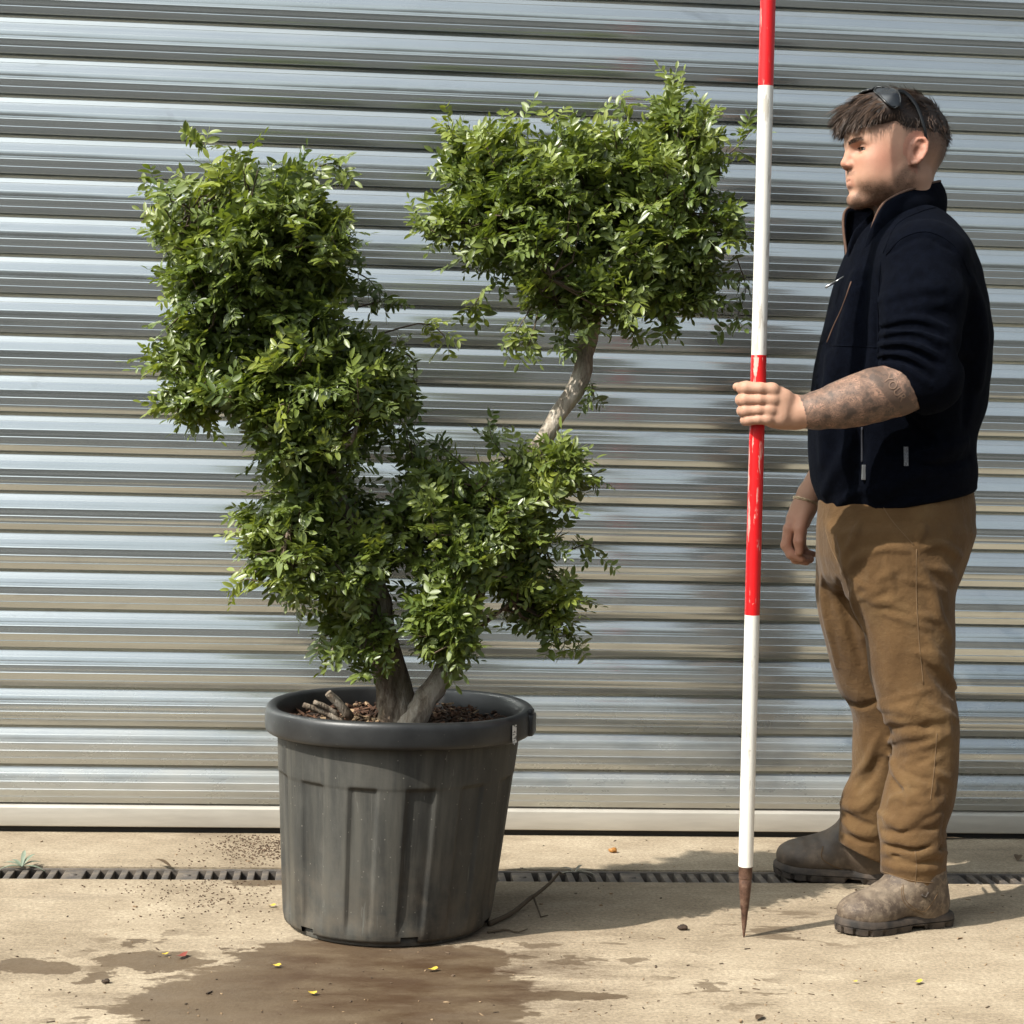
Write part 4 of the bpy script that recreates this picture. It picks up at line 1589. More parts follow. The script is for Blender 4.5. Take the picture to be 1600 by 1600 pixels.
TF = Folds()
for (pts, r, dep, k, sg) in [
    # near leg: knee break
    ([(1380, 1119), (1420, 1127), (1462, 1146)], .008, -.001, .010, -1), ([(1374, 1104), (1420, 1110), (1470, 1124)], .013, .006, .012, 1),
    ([(1398, 1142), (1430, 1146), (1480, 1146)], .010, .004, .009, 1), ([(1497, 1126), (1470, 1112), (1445, 1098)], .008, .003, .009, 1),
    ([(1495, 1075), (1470, 1040), (1450, 1000)], .009, .004, .012, 1), ([(1490, 1085), (1462, 1056), (1440, 1020)], .007, -.001, .014, -1),
    ([(1485, 1000), (1465, 960), (1450, 930)], .008, .003, .012, 1),
    # near leg: slack above the ankle
    ([(1373, 1270), (1410, 1290), (1450, 1268)], .010, .005, .010, 1), ([(1405, 1300), (1425, 1275), (1460, 1258)], .008, .003, .012, 1),
    ([(1380, 1308), (1420, 1318), (1476, 1306)], .011, .004, .010, 1), ([(1380, 1331), (1420, 1330), (1478, 1333)], .011, .004, .010, 1),
    ([(1382, 1352), (1420, 1356), (1476, 1358)], .009, .004, .010, 1), ([(1400, 1305), (1428, 1318), (1452, 1316)], .008, .002, .009, 1),
    ([(1376, 1297), (1425, 1303), (1474, 1293)], .007, -.002, .007, -1), ([(1382, 1320), (1425, 1328), (1460, 1322)], .007, -.002, .006, -1),
    ([(1396, 1336), (1425, 1346), (1470, 1345)], .006, -.002, .006, -1), ([(1440, 1335), (1465, 1326), (1478, 1322)], .005, -.001, .006, -1),
    ([(1390, 1180), (1410, 1230), (1425, 1262)], .009, .004, .012, 1), ([(1395, 1220), (1418, 1250), (1440, 1250)], .007, -.001, .012, -1),
    # far leg
    ([(1318, 1096), (1345, 1104), (1370, 1096)], .008, -.001, .010, -1), ([(1316, 1256), (1345, 1262), (1368, 1244)], .010, .004, .012, 1),
    ([(1318, 1268), (1340, 1284), (1366, 1290)], .007, -.001, .008, -1), ([(1316, 1282), (1340, 1300), (1366, 1304)], .009, .004, .010, 1),
    ([(1312, 1300), (1340, 1314), (1366, 1318)], .006, -.001, .007, -1), ([(1335, 1215), (1355, 1190), (1372, 1150)], .008, .003, .010, 1),
    ([(1338, 1235), (1360, 1212), (1376, 1185)], .007, -.001, .012, -1),
    # hip and crotch
    ([(1318, 895), (1345, 870), (1372, 858)], .009, .004, .012, 1), ([(1312, 880), (1330, 850), (1345, 815)], .008, .003, .010, 1),
    ([(1310, 840), (1322, 870), (1318, 892)], .008, .004, .009, 1), ([(1425, 862), (1395, 856), (1365, 862)], .008, .003, .009, 1),
    ([(1432, 852), (1440, 832), (1445, 822)], .006, .003, .010, 1), ([(1438, 858), (1470, 850), (1500, 870)], .009, .003, .011, 1), ([(1445, 885), (1475, 892), (1492, 905)], .008, .003, .010, 1),
    ([(1430, 870), (1455, 920), (1465, 960)], .009, .003, .012, 1), ([(1350, 905), (1335, 935), (1352, 985)], .010, .004, .012, 1),
    ([(1285, 900), (1292, 960), (1308, 1040)], .010, .004, .012, 1), ([(1310, 910), (1322, 960), (1345, 1040)], .010, -.002, .012, -1),
]:
    TF.add(trousers_base, pts, r, dep, k, sg)

frng = np.random.default_rng(77)
LEGF = [(900, 1300, 1480), (1000, 1352, 1480), (1100, 1376, 1488), (1200, 1394, 1488), (1290, 1376, 1470), (1370, 1380, 1468)]
for k in range(46):
    v0 = frng.uniform(900, 1365) if k % 3 else frng.uniform(1090, 1365)
    ua = np.interp(v0, [q[0] for q in LEGF], [q[1] for q in LEGF])
    ub = np.interp(v0, [q[0] for q in LEGF], [q[2] for q in LEGF])
    u0 = frng.uniform(ua + 8, ub - 8)
    L_ = frng.uniform(18, 42)
    a_ = frng.uniform(-.75, .75) + (math.pi / 2 * .6 if frng.random() < .25 else 0)
    e0 = (u0 - L_ * math.cos(a_), v0 - L_ * math.sin(a_) * .8)
    e1 = (u0 + L_ * math.cos(a_), v0 + L_ * math.sin(a_) * .8)
    cl = lambda e: (min(max(e[0], ua + 4), ub - 4), e[1])
    TF.add(trousers_base, [cl(e0), (u0, v0 + frng.uniform(-5, 5)), cl(e1)], frng.uniform(.005, .008), .0030, .009, 1, 7)

nh0, nh1 = at(1376, 1373, 3.64), at(1469, 1392, 3.64)
fh0, fh1 = at(1306, 1318, 3.98), at(1376, 1349, 3.98)


def plane_n(a, b):
    t = (np.array(b) - np.array(a))
    t /= np.linalg.norm(t)
    n = np.array([t[2], 0, -t[0]])
    return n if n[2] < 0 else -n


nh_n, fh_n = plane_n(nh0, nh1), plane_n(fh0, fh1)


def trousers(P):
    d = trousers_base(P)
    d = TF.apply(P, d)
    d = d - .0024 * wob(P, 36, 11) - .0013 * wob(P * np.array([1, 1, .6], np.float32), 105, 12, 2)
    hdn = (P - nh0.astype(np.float32)) @ nh_n.astype(np.float32)
    hdf = (P - fh0.astype(np.float32)) @ fh_n.astype(np.float32)
    hd = np.where(P[:, 1] < 3.845, hdn, hdf)
    low = P[:, 2] < .35
    d = np.where(low, smax(d, hd, .003), d)
    inn = np.where(P[:, 1] < 3.845, stack(P, NLEG), stack(P, FLEG)) + .013
    d = np.where(low, smax(d, -np.maximum(inn, -hd - .03), .002), d)
    return d


m = NT('tan_canvas')
p = m.obj()
n1 = m.noise(p, 9, 5, .6)
weave = m.n('TexWave', i_Vector=p, i_Scale=260.0, wave_type='BANDS', bands_direction='DIAGONAL', i_Distortion=1.5).outputs['Fac']
c = m.ramp(n1, [(.3, (.074, .040, .0155)), (.55, (.108, .061, .025)), (.75, (.142, .086, .037))])
c = m.mix(m.ramp(m.noise(p, 26, 5, .7), [(.55, 0), (.75, .35)]), c, (.155, .105, .058))
M_TAN = m.done(m.bsdf(Base_Color=c, Roughness=.9, Specular_IOR_Level=.2, Sheen_Weight=.08, Normal=m.bump(m.noise(p, 520, 2, .6), .25, .002, m.bump(m.noise(p, 55, 5, .65), .40, .008))))
m = NT('tan_stitching')
M_STITCH = m.done(m.bsdf(Base_Color=(.125, .075, .035), Roughness=.85))
TV, TQ = sdf_mesh(trousers, (.80, 3.55, .03), (1.45, 4.18, .93), .0036)
trs = np_mesh('trousers', TV, TQ, M_TAN, man)
for pts in ([(1432, 858), (1432, 930), (1436, 1000), (1443, 1070)], [(1464, 1146), (1460, 1200), (1454, 1250)], [(1376, 786), (1395, 815), (1428, 852)], [(1290, 828), (1300, 860), (1318, 895), (1327, 926)],
            [(1430, 1330), (1432, 1352), (1430, 1384)], [(1379, 1362), (1425, 1376), (1468, 1380)]):
    on_cloth('seam', trousers, pts, .0010, M_STITCH, trs, 26, .0000)

# ---------------------------------------------------------------- body: head, neck, arms, hands in one skin
TURN = math.radians(10)
HO = np.array(at(1398, 238, 3.83))
Hf = -_R * math.cos(TURN) - _F * math.sin(TURN)
Hu = _U
Hl = np.cross(Hu, Hf)
HM = np.array([Hf, Hl, Hu], np.float32)


def HP(a, b, c):
    return HO + a * Hf + b * Hl + c * Hu


def head_local(q):
    """distance to the head in its own frame (a forward, b to the near side, c up)"""
    s = q.copy()
    s[:, 1] = np.abs(s[:, 1])
    d = ell(s, (-.004, 0, .030), (.0955, .0765, .0815))
    d = smin(d, ell(s, (-.030, 0, .012), (.072, .070, .070)), .03)
    d = smin(d, ell(s, (.048, 0, -.022), (.050, .058, .078)), .03)              # face mass
    d = smin(d, ell(s, (.070, 0, .040), (.028, .056, .042)), .025)              # forehead
    d = smin(d, cone(s, (-.012, .050, -.060), (.066, .018, -.098), .019, .017), .024)   # jaw
    d = smin(d, cone(s, (-.010, .054, -.010), (-.012, .050, -.062), .018, .019), .03)
    d = smin(d, ell(s, (.0845, 0, -.100), (.0175, .021, .0180)), .016)           # chin
    d = smin(d, ell(s, (.064, .040, -.026), (.022, .020, .020)), .022)          # cheek bone
    d = smin(d, ell(s, (.060, .034, -.060), (.028, .020, .026)), .022)          # cheek
    d = smin(d, ell(s, (.024, .046, -.045), (.042, .021, .044)), .026)
    d = smin(d, ell(s, (.030, .050, .010), (.036, .020, .040)), .022)           # temple
    d = smin(d, cone(s, (.0925, .010, .0105), (.073, .047, .0125), .0105, .0095), .010)  # brow
    # eye sockets
    d = smax(d, -ell(s, (.1000, .0345, -.0020), (.0245, .0215, .0125)), .011)
    # nose
    d = smin(d, chain(s, [(.0935, 0, .006), (.0985, 0, -.010), (.1060, 0, -.0265)], [.0075, .0080, .0098], .006), .010)
    d = smin(d, ell(s, (.0965, .0125, -.0310), (.0115, .0075, .0075)), .005)
    d = smax(d, -ell(s, (.0990, .0065, -.0385), (.0060, .0035, .0038)), .003)
    # mouth
    d = smin(d, ell(s, (.0860, 0, -.0620), (.0145, .027, .021)), .012)
    d = smin(d, cone(s, (.0936, .000, -.0565), (.0830, .0230, -.0615), .0056, .0026), .005)
    d = smin(d, cone(s, (.0914, .000, -.0695), (.0830, .0210, -.0650), .0062, .0028), .005)
    d = smax(d, -cone(s, (.1030, .000, -.0628), (.0850, .0250, -.0638), .0013, .0010), .003)
    d = smax(d, -ell(s, (.1025, 0, -.0815), (.0080, .016, .0050)), .008)
    # eyelids: a shell round the eyeball with a slit
    lid = vlen(s - np.array([.0715, .0325, -.0025], np.float32)) - .0146
    slit = np.abs(s[:, 2] + .0032 + .10 * (.0860 - s[:, 0])) - .0021
    slit = np.maximum(slit, .0745 - s[:, 0])
    lid = smax(lid, -slit, .0012)
    d = smin(d, lid, .0045)
    # ears
    e0 = np.array([-.016, .0765, -.013], np.float32)
    qe = s - e0
    out = qe[:, 1]
    u = qe[:, 0] + .18 * qe[:, 2]
    w = qe[:, 2]
    disc = ell(np.stack([u, out - .006 - .22 * (-u), w], 1), (0, 0, 0.001), (.0165, .0065, .0275))
    hel = chain(np.stack([u, out - .22 * (-u), w], 1),
                [(.0120, .006, .002), (.0130, .0085, .014), (.0055, .0110, .0245), (-.0060, .0120, .0250), (-.0140, .0120, .0150), (-.0150, .0110, .0), (-.0105, .0095, -.0135), (-.0010, .0080, -.0235), (.0065, .0060, -.0245)],
                [.0030, .0034, .0036, .0037, .0037, .0036, .0036, .0050, .0045])
    ear = smin(disc, hel, .004)
    conch = ell(np.stack([u, out - .22 * (-u), w], 1), (.0015, .0145, -.0010), (.0085, .0085, .0125))
    ear = smax(ear, -conch, .004)
    fos = ell(np.stack([u, out - .22 * (-u), w], 1), (-.0045, .0150, .0140), (.0060, .0060, .0055))
    ear = smax(ear, -fos, .003)
    d = smin(d, ear, .005)
    # neck
    d = smin(d, chain(s, [(-.020, 0, -.045), (-.024, 0, -.11), (-.026, 0, -.17)], [.057, .0555, .060], .03), .022)
    d = smin(d, cone(s, (-.035, .045, -.055), (.010, .012, -.160), .014, .012), .02)
    return d


YP = float(pole_at(1.03)[1])
FING = []
for (um, vm, up_, vp, r) in [(1207, 609, 1161, 606, .0122), (1207, 625, 1159, 624.5, .0117), (1203, 641, 1160.5, 641.5, .0108), (1199, 655, 1165, 656.5, .0096)]:
    FING.append(([at(um, vm, YP - .0275), at((um + up_) / 2 + 4, (vm + vp) / 2 - .5, YP - .0285), at(up_ + 5, vp, YP - .0205), at(up_ - .5, vp + .5, YP - .002), at(up_ + 5, vp + 1.5, YP + .020), at(up_ + 24, vp + 2.5, YP + .0275)],
                 [r * 1.04, r * .93, r * 1.05, r * .98, r * .92, r * .84]))
HAND_C = np.array(at(1205, 635, YP), np.float32)


def near_hand(P):
    d = None
    for (pts, rr) in FING:
        e = chain(P, pts, rr, .004)
        d = e if d is None else smin(d, e, .0010)
    palm = None
    for (um, vm, up_, vp, r), (ww, wv) in zip([(1207, 609, 0, 0, .0125), (1207, 625, 0, 0, .0125), (1203, 641, 0, 0, .0118), (1199, 655, 0, 0, .0110)],
                                              [(1243, 634), (1244, 640), (1243, 647), (1240, 655)]):
        e = chain(P, [at(um - 2, vm, YP - .0265), at((um + ww) / 2, (vm + wv) / 2, YP - .021), at(ww, wv, YP - .009)], [r, .0150, .0175], .01)
        palm = e if palm is None else smin(palm, e, .008)
    palm = smin(palm, chain(P, [at(1206, 656, YP - .010), at(1226, 656, YP - .004), at(1244, 652, YP - .002)], [.014, .0175, .018]), .014)
    palm = smin(palm, chain(P, [at(1238, 632, YP + .002), at(1216, 618, YP + .018), at(1196, 612, YP + .030)], [.018, .0165, .0125], .01), .014)
    for (um, vm) in ((1208, 608), (1208.5, 624), (1204.5, 640.5), (1200, 655)):
        palm = smin(palm, ell(P, at(um, vm, YP - .0325), (.0095, .0075, .0090)), .007)
    d = smin(d, palm, .0055)
    th_ = chain(P, [at(1210, 616, YP + .022), at(1190, 609, YP + .031), at(1172, 606.5, YP + .033), at(1151.5, 604.5, YP + .028)], [.0135, .0118, .0112, .0085], .006)
    return smin(d, th_, .005)


def far_hand(P):
    y = 4.02
    d = chain(P, [WR_F, at(1258, 790, y), at(1248, 812, y)], [.0245, .0250, .0265], .012)
    d = smin(d, chain(P, [at(1252, 800, y + .012), at(1240, 828, y + .016)], [.024, .020]), .012)
    for (uk, vk, u2, v2, u3, v3, u4, v4, dy, r) in [(1233, 826, 1228, 852, 1236, 866, 1252, 872, -.010, .0110), (1238, 830, 1233, 858, 1243, 873, 1260, 877, .010, .0112),
                                                    (1245, 832, 1242, 860, 1252, 874, 1266, 874, .028, .0105), (1253, 830, 1253, 855, 1262, 866, 1270, 866, .042, .0092)]:
        e = chain(P, [at(1250, 805, y + dy * .5), at(uk, vk, y + dy), at(u2, v2, y + dy), at(u3, v3, y + dy - .004), at(u4, v4, y + dy - .010)], [.016, r * 1.12, r, r * .95, r * .82], .005)
        d = smin(d, e, .0035)
    th_ = chain(P, [at(1257, 800, y - .016), at(1250, 826, y - .030), at(1248, 846, y - .034), at(1249, 862, y - .034)], [.0165, .0125, .0112, .0085], .006)
    return smin(d, th_, .006)


ARM_N = [at(1446, 596, 3.578), at(1400, 609, 3.570), at(1366, 617.5, 3.568), at(1338, 626, 3.566), at(1312, 633, 3.566), at(1278, 641, 3.568), at(1250, 645, 3.570)]
ARM_NR = [.046, .0495, .0500, .0475, .0430, .0350, .0300]


def body(P):
    q = (P - HO.astype(np.float32)) @ HM.T
    far = vlen(q) > .24
    d = np.full(len(P), 9.0, np.float32)
    hm = ~far
    if hm.any():
        d[hm] = head_local(q[hm])
    d[far] = vlen(q[far]) - .2
    # trunk and limbs inside the clothes
    t = chain(P, [HP(-.026, 0, -.17), at(1415, 400, 3.83), at(1400, 560, 3.83), at(1400, 800, 3.83)], [.058, .055, .050, .050], .04)
    t = smin(t, chain(P, [at(1415, 400, 3.83), SH_N, at(1446, 500, 3.62), ARM_N[0]], [.04, .034, .034, .040], .03), .02)
    t = smin(t, chain(P, [at(1410, 400, 3.83), SH_F, EL_F, at(1320, 690, 4.035), WR_F], [.04, .034, .034, .038, .0245], .03), .02)
    for (hip, kn, an) in ((at(1400, 830, 3.76), at(1438, 1110, 3.725), at(1432, 1385, 3.70)), (at(1390, 830, 3.91), at(1376, 1110, 3.99), at(1350, 1340, 4.06))):
        t = smin(t, chain(P, [hip, kn, an], [.045, .034, .028], .03), .02)
    d = smin(d, t, .03)
    d = smin(d, chain(P, ARM_N, ARM_NR, .012), .012)
    hn = vlen(P - HAND_C) < .14
    if hn.any():
        d[hn] = smin(d[hn], near_hand(P[hn]), .010)
    fc = np.array(at(1250, 825, 4.02), np.float32)
    hf = vlen(P - fc) < .15
    if hf.any():
        d[hf] = smin(d[hf], far_hand(P[hf]), .008)
    return d


BV, BQ = sdf_mesh(body, (.70, 3.45, .05), (1.40, 4.20, 1.75), .0023)

# skin tint per vertex: R beard / stubble, G ruddy, B ink
ql = ((BV - HO) @ HM.T.astype(float))
a_, b_, c_ = ql[:, 0], np.abs(ql[:, 1]), ql[:, 2]
inhead = (np.linalg.norm(ql, axis=1) < .2) & (c_ > -.15)


def sst(x, e0, e1):
    t = np.clip((x - e0) / (e1 - e0), 0, 1)
    return t * t * (3 - 2 * t)


wn_ = wob(BV.astype(np.float32), 260, 5, 2)
jawline = -.068 + .045 * sst(a_, .045, -.012) - .022 * sst(a_, .045, .085) * sst(b_, .035, .012)
beard = sst(c_, jawline + .012, jawline - .020) * sst(a_, -.028, -.008) * sst(c_, -.155, -.125)
beard = np.maximum(beard, .65 * sst(a_, .020, -.006) * sst(a_, -.030, -.012) * sst(c_, .03, -.0) * sst(b_, .05, .06))
must = sst(c_, -.042, -.047) * sst(c_, -.060, -.053) * sst(a_, .07, .085) * sst(b_, .03, .02)
chinb = sst(c_, -.085, -.097) * sst(a_, .05, .075)
beard = np.clip(np.maximum.reduce([beard * .95, must * .50, chinb * .80]) * (1 + .35 * wn_), 0, 1) * inhead
lips = sst(c_, -.0525, -.0545) * sst(c_, -.0775, -.0745) * sst(b_, .0235, .0205) * sst(a_, .080, .088) * inhead
beard *= 1 - lips
# hair fade: shaved sides from the temples round to the nape
fade = sst(a_, .020, -.010) * (.15 * sst(c_, -.06, -.02) + .85 * sst(c_, -.034, .024)) * (b_ < .092)
nape = sst(a_, -.05, -.085) * sst(c_, -.085, -.02)
ear_d = np.linalg.norm((ql - np.array([-.016, .0, -.013])) * [1, 0, .7], axis=1)
earm = (b_ > .0765) & (ear_d < .030)
fade = np.clip(np.maximum(fade, nape), 0, 1) * inhead * (~earm)
ruddy = np.clip(np.exp(-((a_ - .055) ** 2 + (c_ + .025) ** 2) / .0012) * .8 + np.exp(-((a_ - .108) ** 2 + (c_ + .026) ** 2) / .00025) + earm * 1.0, 0, 1) * inhead
ruddy = np.maximum(ruddy, lips * .6)
aN0, aN1 = np.array(ARM_N[1]), np.array(ARM_N[-1])
ax = (aN1 - aN0) / np.linalg.norm(aN1 - aN0)
tt = (BV - aN0) @ ax / np.linalg.norm(aN1 - aN0)
rad_d = np.linalg.norm(BV - aN0 - ((BV - aN0) @ ax)[:, None] * ax, axis=1)
ink = ((tt > -.4) & (tt < .985) & (rad_d < .075)).astype(float)
hand_red = np.clip(1 - np.linalg.norm(BV - np.array(at(1250, 845, 4.0)), axis=1) / .09, 0, 1)
ruddy = np.maximum(ruddy, hand_red * .9)
hand_red = np.clip(1 - np.linalg.norm(BV - np.array(at(1165, 630, YP)), axis=1) / .06, 0, 1)
ruddy = np.maximum(ruddy, hand_red * .35)

m = NT('skin')
vc = m.n('VertexColor', layer_name='tint').outputs['Color']
sp = m.n('SeparateColor', i_Color=vc)
va = m.n('Attribute', attribute_name='fade').outputs['Fac']
p = m.pos()
pores = m.noise(p, 700, 3, .7)
blotch = m.noise(p, 38, 4, .6)
c = m.mix(blotch, (.40, .220, .145), (.52, .305, .210))
c = m.mix(m.math('MULTIPLY', sp.outputs[1], .48), c, (.46, .150, .100))
c = m.mix(m.math('MULTIPLY', sp.outputs[0], m.ramp(m.noise(p, 520, 2, .6), [(.3, .60), (.7, .95)])), c, (.062, .033, .020))
c = m.mix(m.math('MULTIPLY', va, m.ramp(m.noise(p, 600, 2, .6), [(.3, .66), (.7, .94)])), c, (.065, .040, .028))
# tattoo ink: scrolls and hatching along the forearm
arm_axis = m.n('Mapping', i_Vector=p, i_Rotation=(0, math.radians(13), 0)).outputs[0]
w1 = m.n('TexWave', i_Vector=arm_axis, i_Scale=46.0, i_Distortion=22.0, i_Detail=4.0, i_Detail_Scale=1.6, bands_direction='Z').outputs['Fac']
w2 = m.n('TexVoronoi', i_Vector=m.n('Mapping', i_Vector=arm_axis, i_Scale=(52, 60, 90)).outputs[0], i_Scale=1.0, feature='DISTANCE_TO_EDGE').outputs['Distance']
w3 = m.noise(arm_axis, 42, 5, .65)
lines = m.math('MAXIMUM', m.ramp(w1, [(.60, 0), (.76, .85)]), m.ramp(w2, [(.02, .65), (.10, 0)]))
shade = m.ramp(w3, [(.36, .18), (.60, .75)])
inkm = m.math('MULTIPLY', sp.outputs[2], m.math('MAXIMUM', m.math('MULTIPLY', lines, .92), m.math('ADD', shade, .16)), True)
band = m.n('Attribute', attribute_name='band').outputs['Fac']
inkm = m.math('MAXIMUM', inkm, band)
c = m.mix(inkm, c, (.050, .040, .034))
nb_ = m.bump(pores, .30, .0015, m.bump(m.noise(p, 150, 4, .65), .22, .0025))
M_SKIN = m.done(m.bsdf(Base_Color=c, Roughness=m.ramp(pores, [(.3, .48), (.7, .66)]), Specular_IOR_Level=.36, Normal=nb_,
                       Subsurface_Weight=.05, Subsurface_Radius=(.012, .004, .002), Subsurface_Scale=.6))
skin = np_mesh('body', BV, BQ, M_SKIN, man)
nv_ = len(skin.data.vertices)
ca = skin.data.color_attributes.new('tint', 'FLOAT_COLOR', 'POINT')
ca.data.foreach_set('color', np.stack([beard, ruddy, ink, np.ones(len(BV))], 1).astype(np.float32).ravel())
fa = skin.data.attributes.new('fade', 'FLOAT', 'POINT')
fa.data.foreach_set('value', fade.astype(np.float32))
# dark lettered band of the tattoo just below the elbow
l0, l1 = np.array(at(1373, 585, 3.53)), np.array(at(1418, 640, 3.53))
bn = np.cross(l1 - l0, ray(1395, 610))
bn /= np.linalg.norm(bn)
dist_b = np.abs((BV - (l0 + l1) / 2) @ bn)
bandv = sst(dist_b, .0175, .0155) * (rad_d < .075) * (tt > -.5) * (tt < .5) * .82
fb = skin.data.attributes.new('band', 'FLOAT', 'POINT')
fb.data.foreach_set('value', bandv.astype(np.float32))
# letters left in skin colour within the band
tc = bpy.data.curves.new('tattoo_lettering', 'FONT')
tc.body = 'YOUR'
tc.size = 1.0
tc.align_x = 'CENTER'
tc.align_y = 'CENTER'
to = bpy.data.objects.new('tmp', tc)
COL.objects.link(to)
dg = bpy.context.evaluated_depsgraph_get()
tm = bpy.data.meshes.new_from_object(to.evaluated_get(dg))
bpy.data.objects.remove(to)
bm = bmesh.new()
bm.from_mesh(tm)
bmesh.ops.triangulate(bm, faces=bm.faces[:])
bmesh.ops.subdivide_edges(bm, edges=[e for e in bm.edges if e.calc_length() > .12], cuts=2)
bm.to_mesh(tm)
bm.free()
ctr, alongv, upv = np.array([1398., 607.]), np.array([26., 34.]), np.array([14., -10.])
alongv = alongv / np.linalg.norm(alongv)
upv = np.array([alongv[1], -alongv[0]])
for vtx in tm.vertices:
    x, y = vtx.co.x * 17.0, vtx.co.y * 19.0
    uv = ctr + alongv * x + upv * y
    q, _ = hit(lambda Z: chain(Z, ARM_N, ARM_NR, .012), uv[0], uv[1], 3.4, 3.75)
    vtx.co = Vector(q - ray(*uv) * .0012)
m = NT('bare_skin_letters')
M_LET = m.done(m.bsdf(Base_Color=(.20, .125, .085), Roughness=.6))
tag(link('tattoo_lettering', tm, M_LET, skin), 'pale capital letters within the dark tattoo band')

# eyes
m = NT('eye_white')
q_ = m.n('TexCoord').outputs['Object']
dd = m.n('VectorMath', operation='DISTANCE')
m.set(dd.inputs[0], q_)
dd.inputs[1].default_value = (.0125, 0, 0)
M_EYE = m.done(m.bsdf(Base_Color=m.ramp(m.math('MULTIPLY', dd.outputs['Value'], 100), [(.0, (.003, .003, .003)), (.25, (.003, .003, .003)), (.30, (.03, .028, .022)), (.60, (.025, .024, .020)), (.68, (.26, .21, .19))]), Roughness=.12))
for sd in (1, -1):
    mb = MB()
    mb.lathe([(.0129 * math.sin(t), .0129 * math.cos(t)) for t in np.linspace(.001, math.pi - .001, 20)], n=28)
    eo = mb.build('eye', M_EYE, None, True)
    eo.parent = skin
    gaze = Hf * 1.0
    x_ = gaze / np.linalg.norm(gaze)
    y_ = np.cross(Hu, x_)
    y_ /= np.linalg.norm(y_)
    z_ = np.cross(x_, y_)
    loc = HP(.0715, .0325 * sd, -.0025)
    eo.matrix_world = Matrix(((x_[0], y_[0], z_[0], loc[0]), (x_[1], y_[1], z_[1], loc[1]), (x_[2], y_[2], z_[2], loc[2]), (0, 0, 0, 1)))

# ---------------------------------------------------------------- hair
def hair_local(q):
    s = q.copy()
    d = ell(s, (-.008, 0, .038), (.1035, .0815, .0820))
    d = smin(d, ell(s, (.012, 0, .074), (.080, .066, .040)), .03)
    sb = s.copy()
    sb[:, 1] = np.abs(sb[:, 1])
    fr = chain(sb, [(.055, .0, .090), (.090, .0, .070), (.108, .0, .046)], [.026, .020, .009], .02)
    fr = smin(fr, chain(sb, [(.045, .040, .084), (.080, .038, .064), (.096, .034, .042)], [.025, .018, .008], .02), .02)
    fr = smin(fr, chain(sb, [(.030, .062, .080), (.058, .060, .055), (.066, .056, .040)], [.020, .014, .008], .02), .02)
    d = smin(d, fr, .02)
    d = d - .0028 * wob(s * np.array([.6, 1, 1], np.float32), 190, 21, 2)
    # hairline
    low = np.interp(s[:, 0], [-.12, -.085, -.062, -.050, -.035, .0, .014, .026, .065, .10, .14], [-.06, -.055, -.030, .004, .010, .013, .018, .042, .042, .033, .03]).astype(np.float32)
    low = low + .003 * wob(s, 220, 22, 1) + .004 * wob(s, 75, 23, 1)
    front = np.clip((s[:, 0] - .035) / .03, 0, 1)
    d = d + .0085 * (1 - front) * (1 - np.clip((s[:, 2] - low) / .034, 0, 1)) ** 1.3
    return smax(d, low - s[:, 2], .006)


def hair(P):
    return hair_local((P - HO.astype(np.float32)) @ HM.T)


m = NT('dark_brown_hair')
vc = m.n('VertexColor', layer_name='tint').outputs['Color']
hv = m.n('SeparateColor', i_Color=vc).outputs[0]
c = m.mix(hv, (.022, .013, .009), (.115, .066, .040))
M_HAIR = m.done(m.bsdf(Base_Color=c, Roughness=.55, Specular_IOR_Level=.4))
HV, HQ = sdf_mesh(hair, HO - .17, HO + .17, .0030)
hl = (HV - HO) @ HM.T.astype(float)
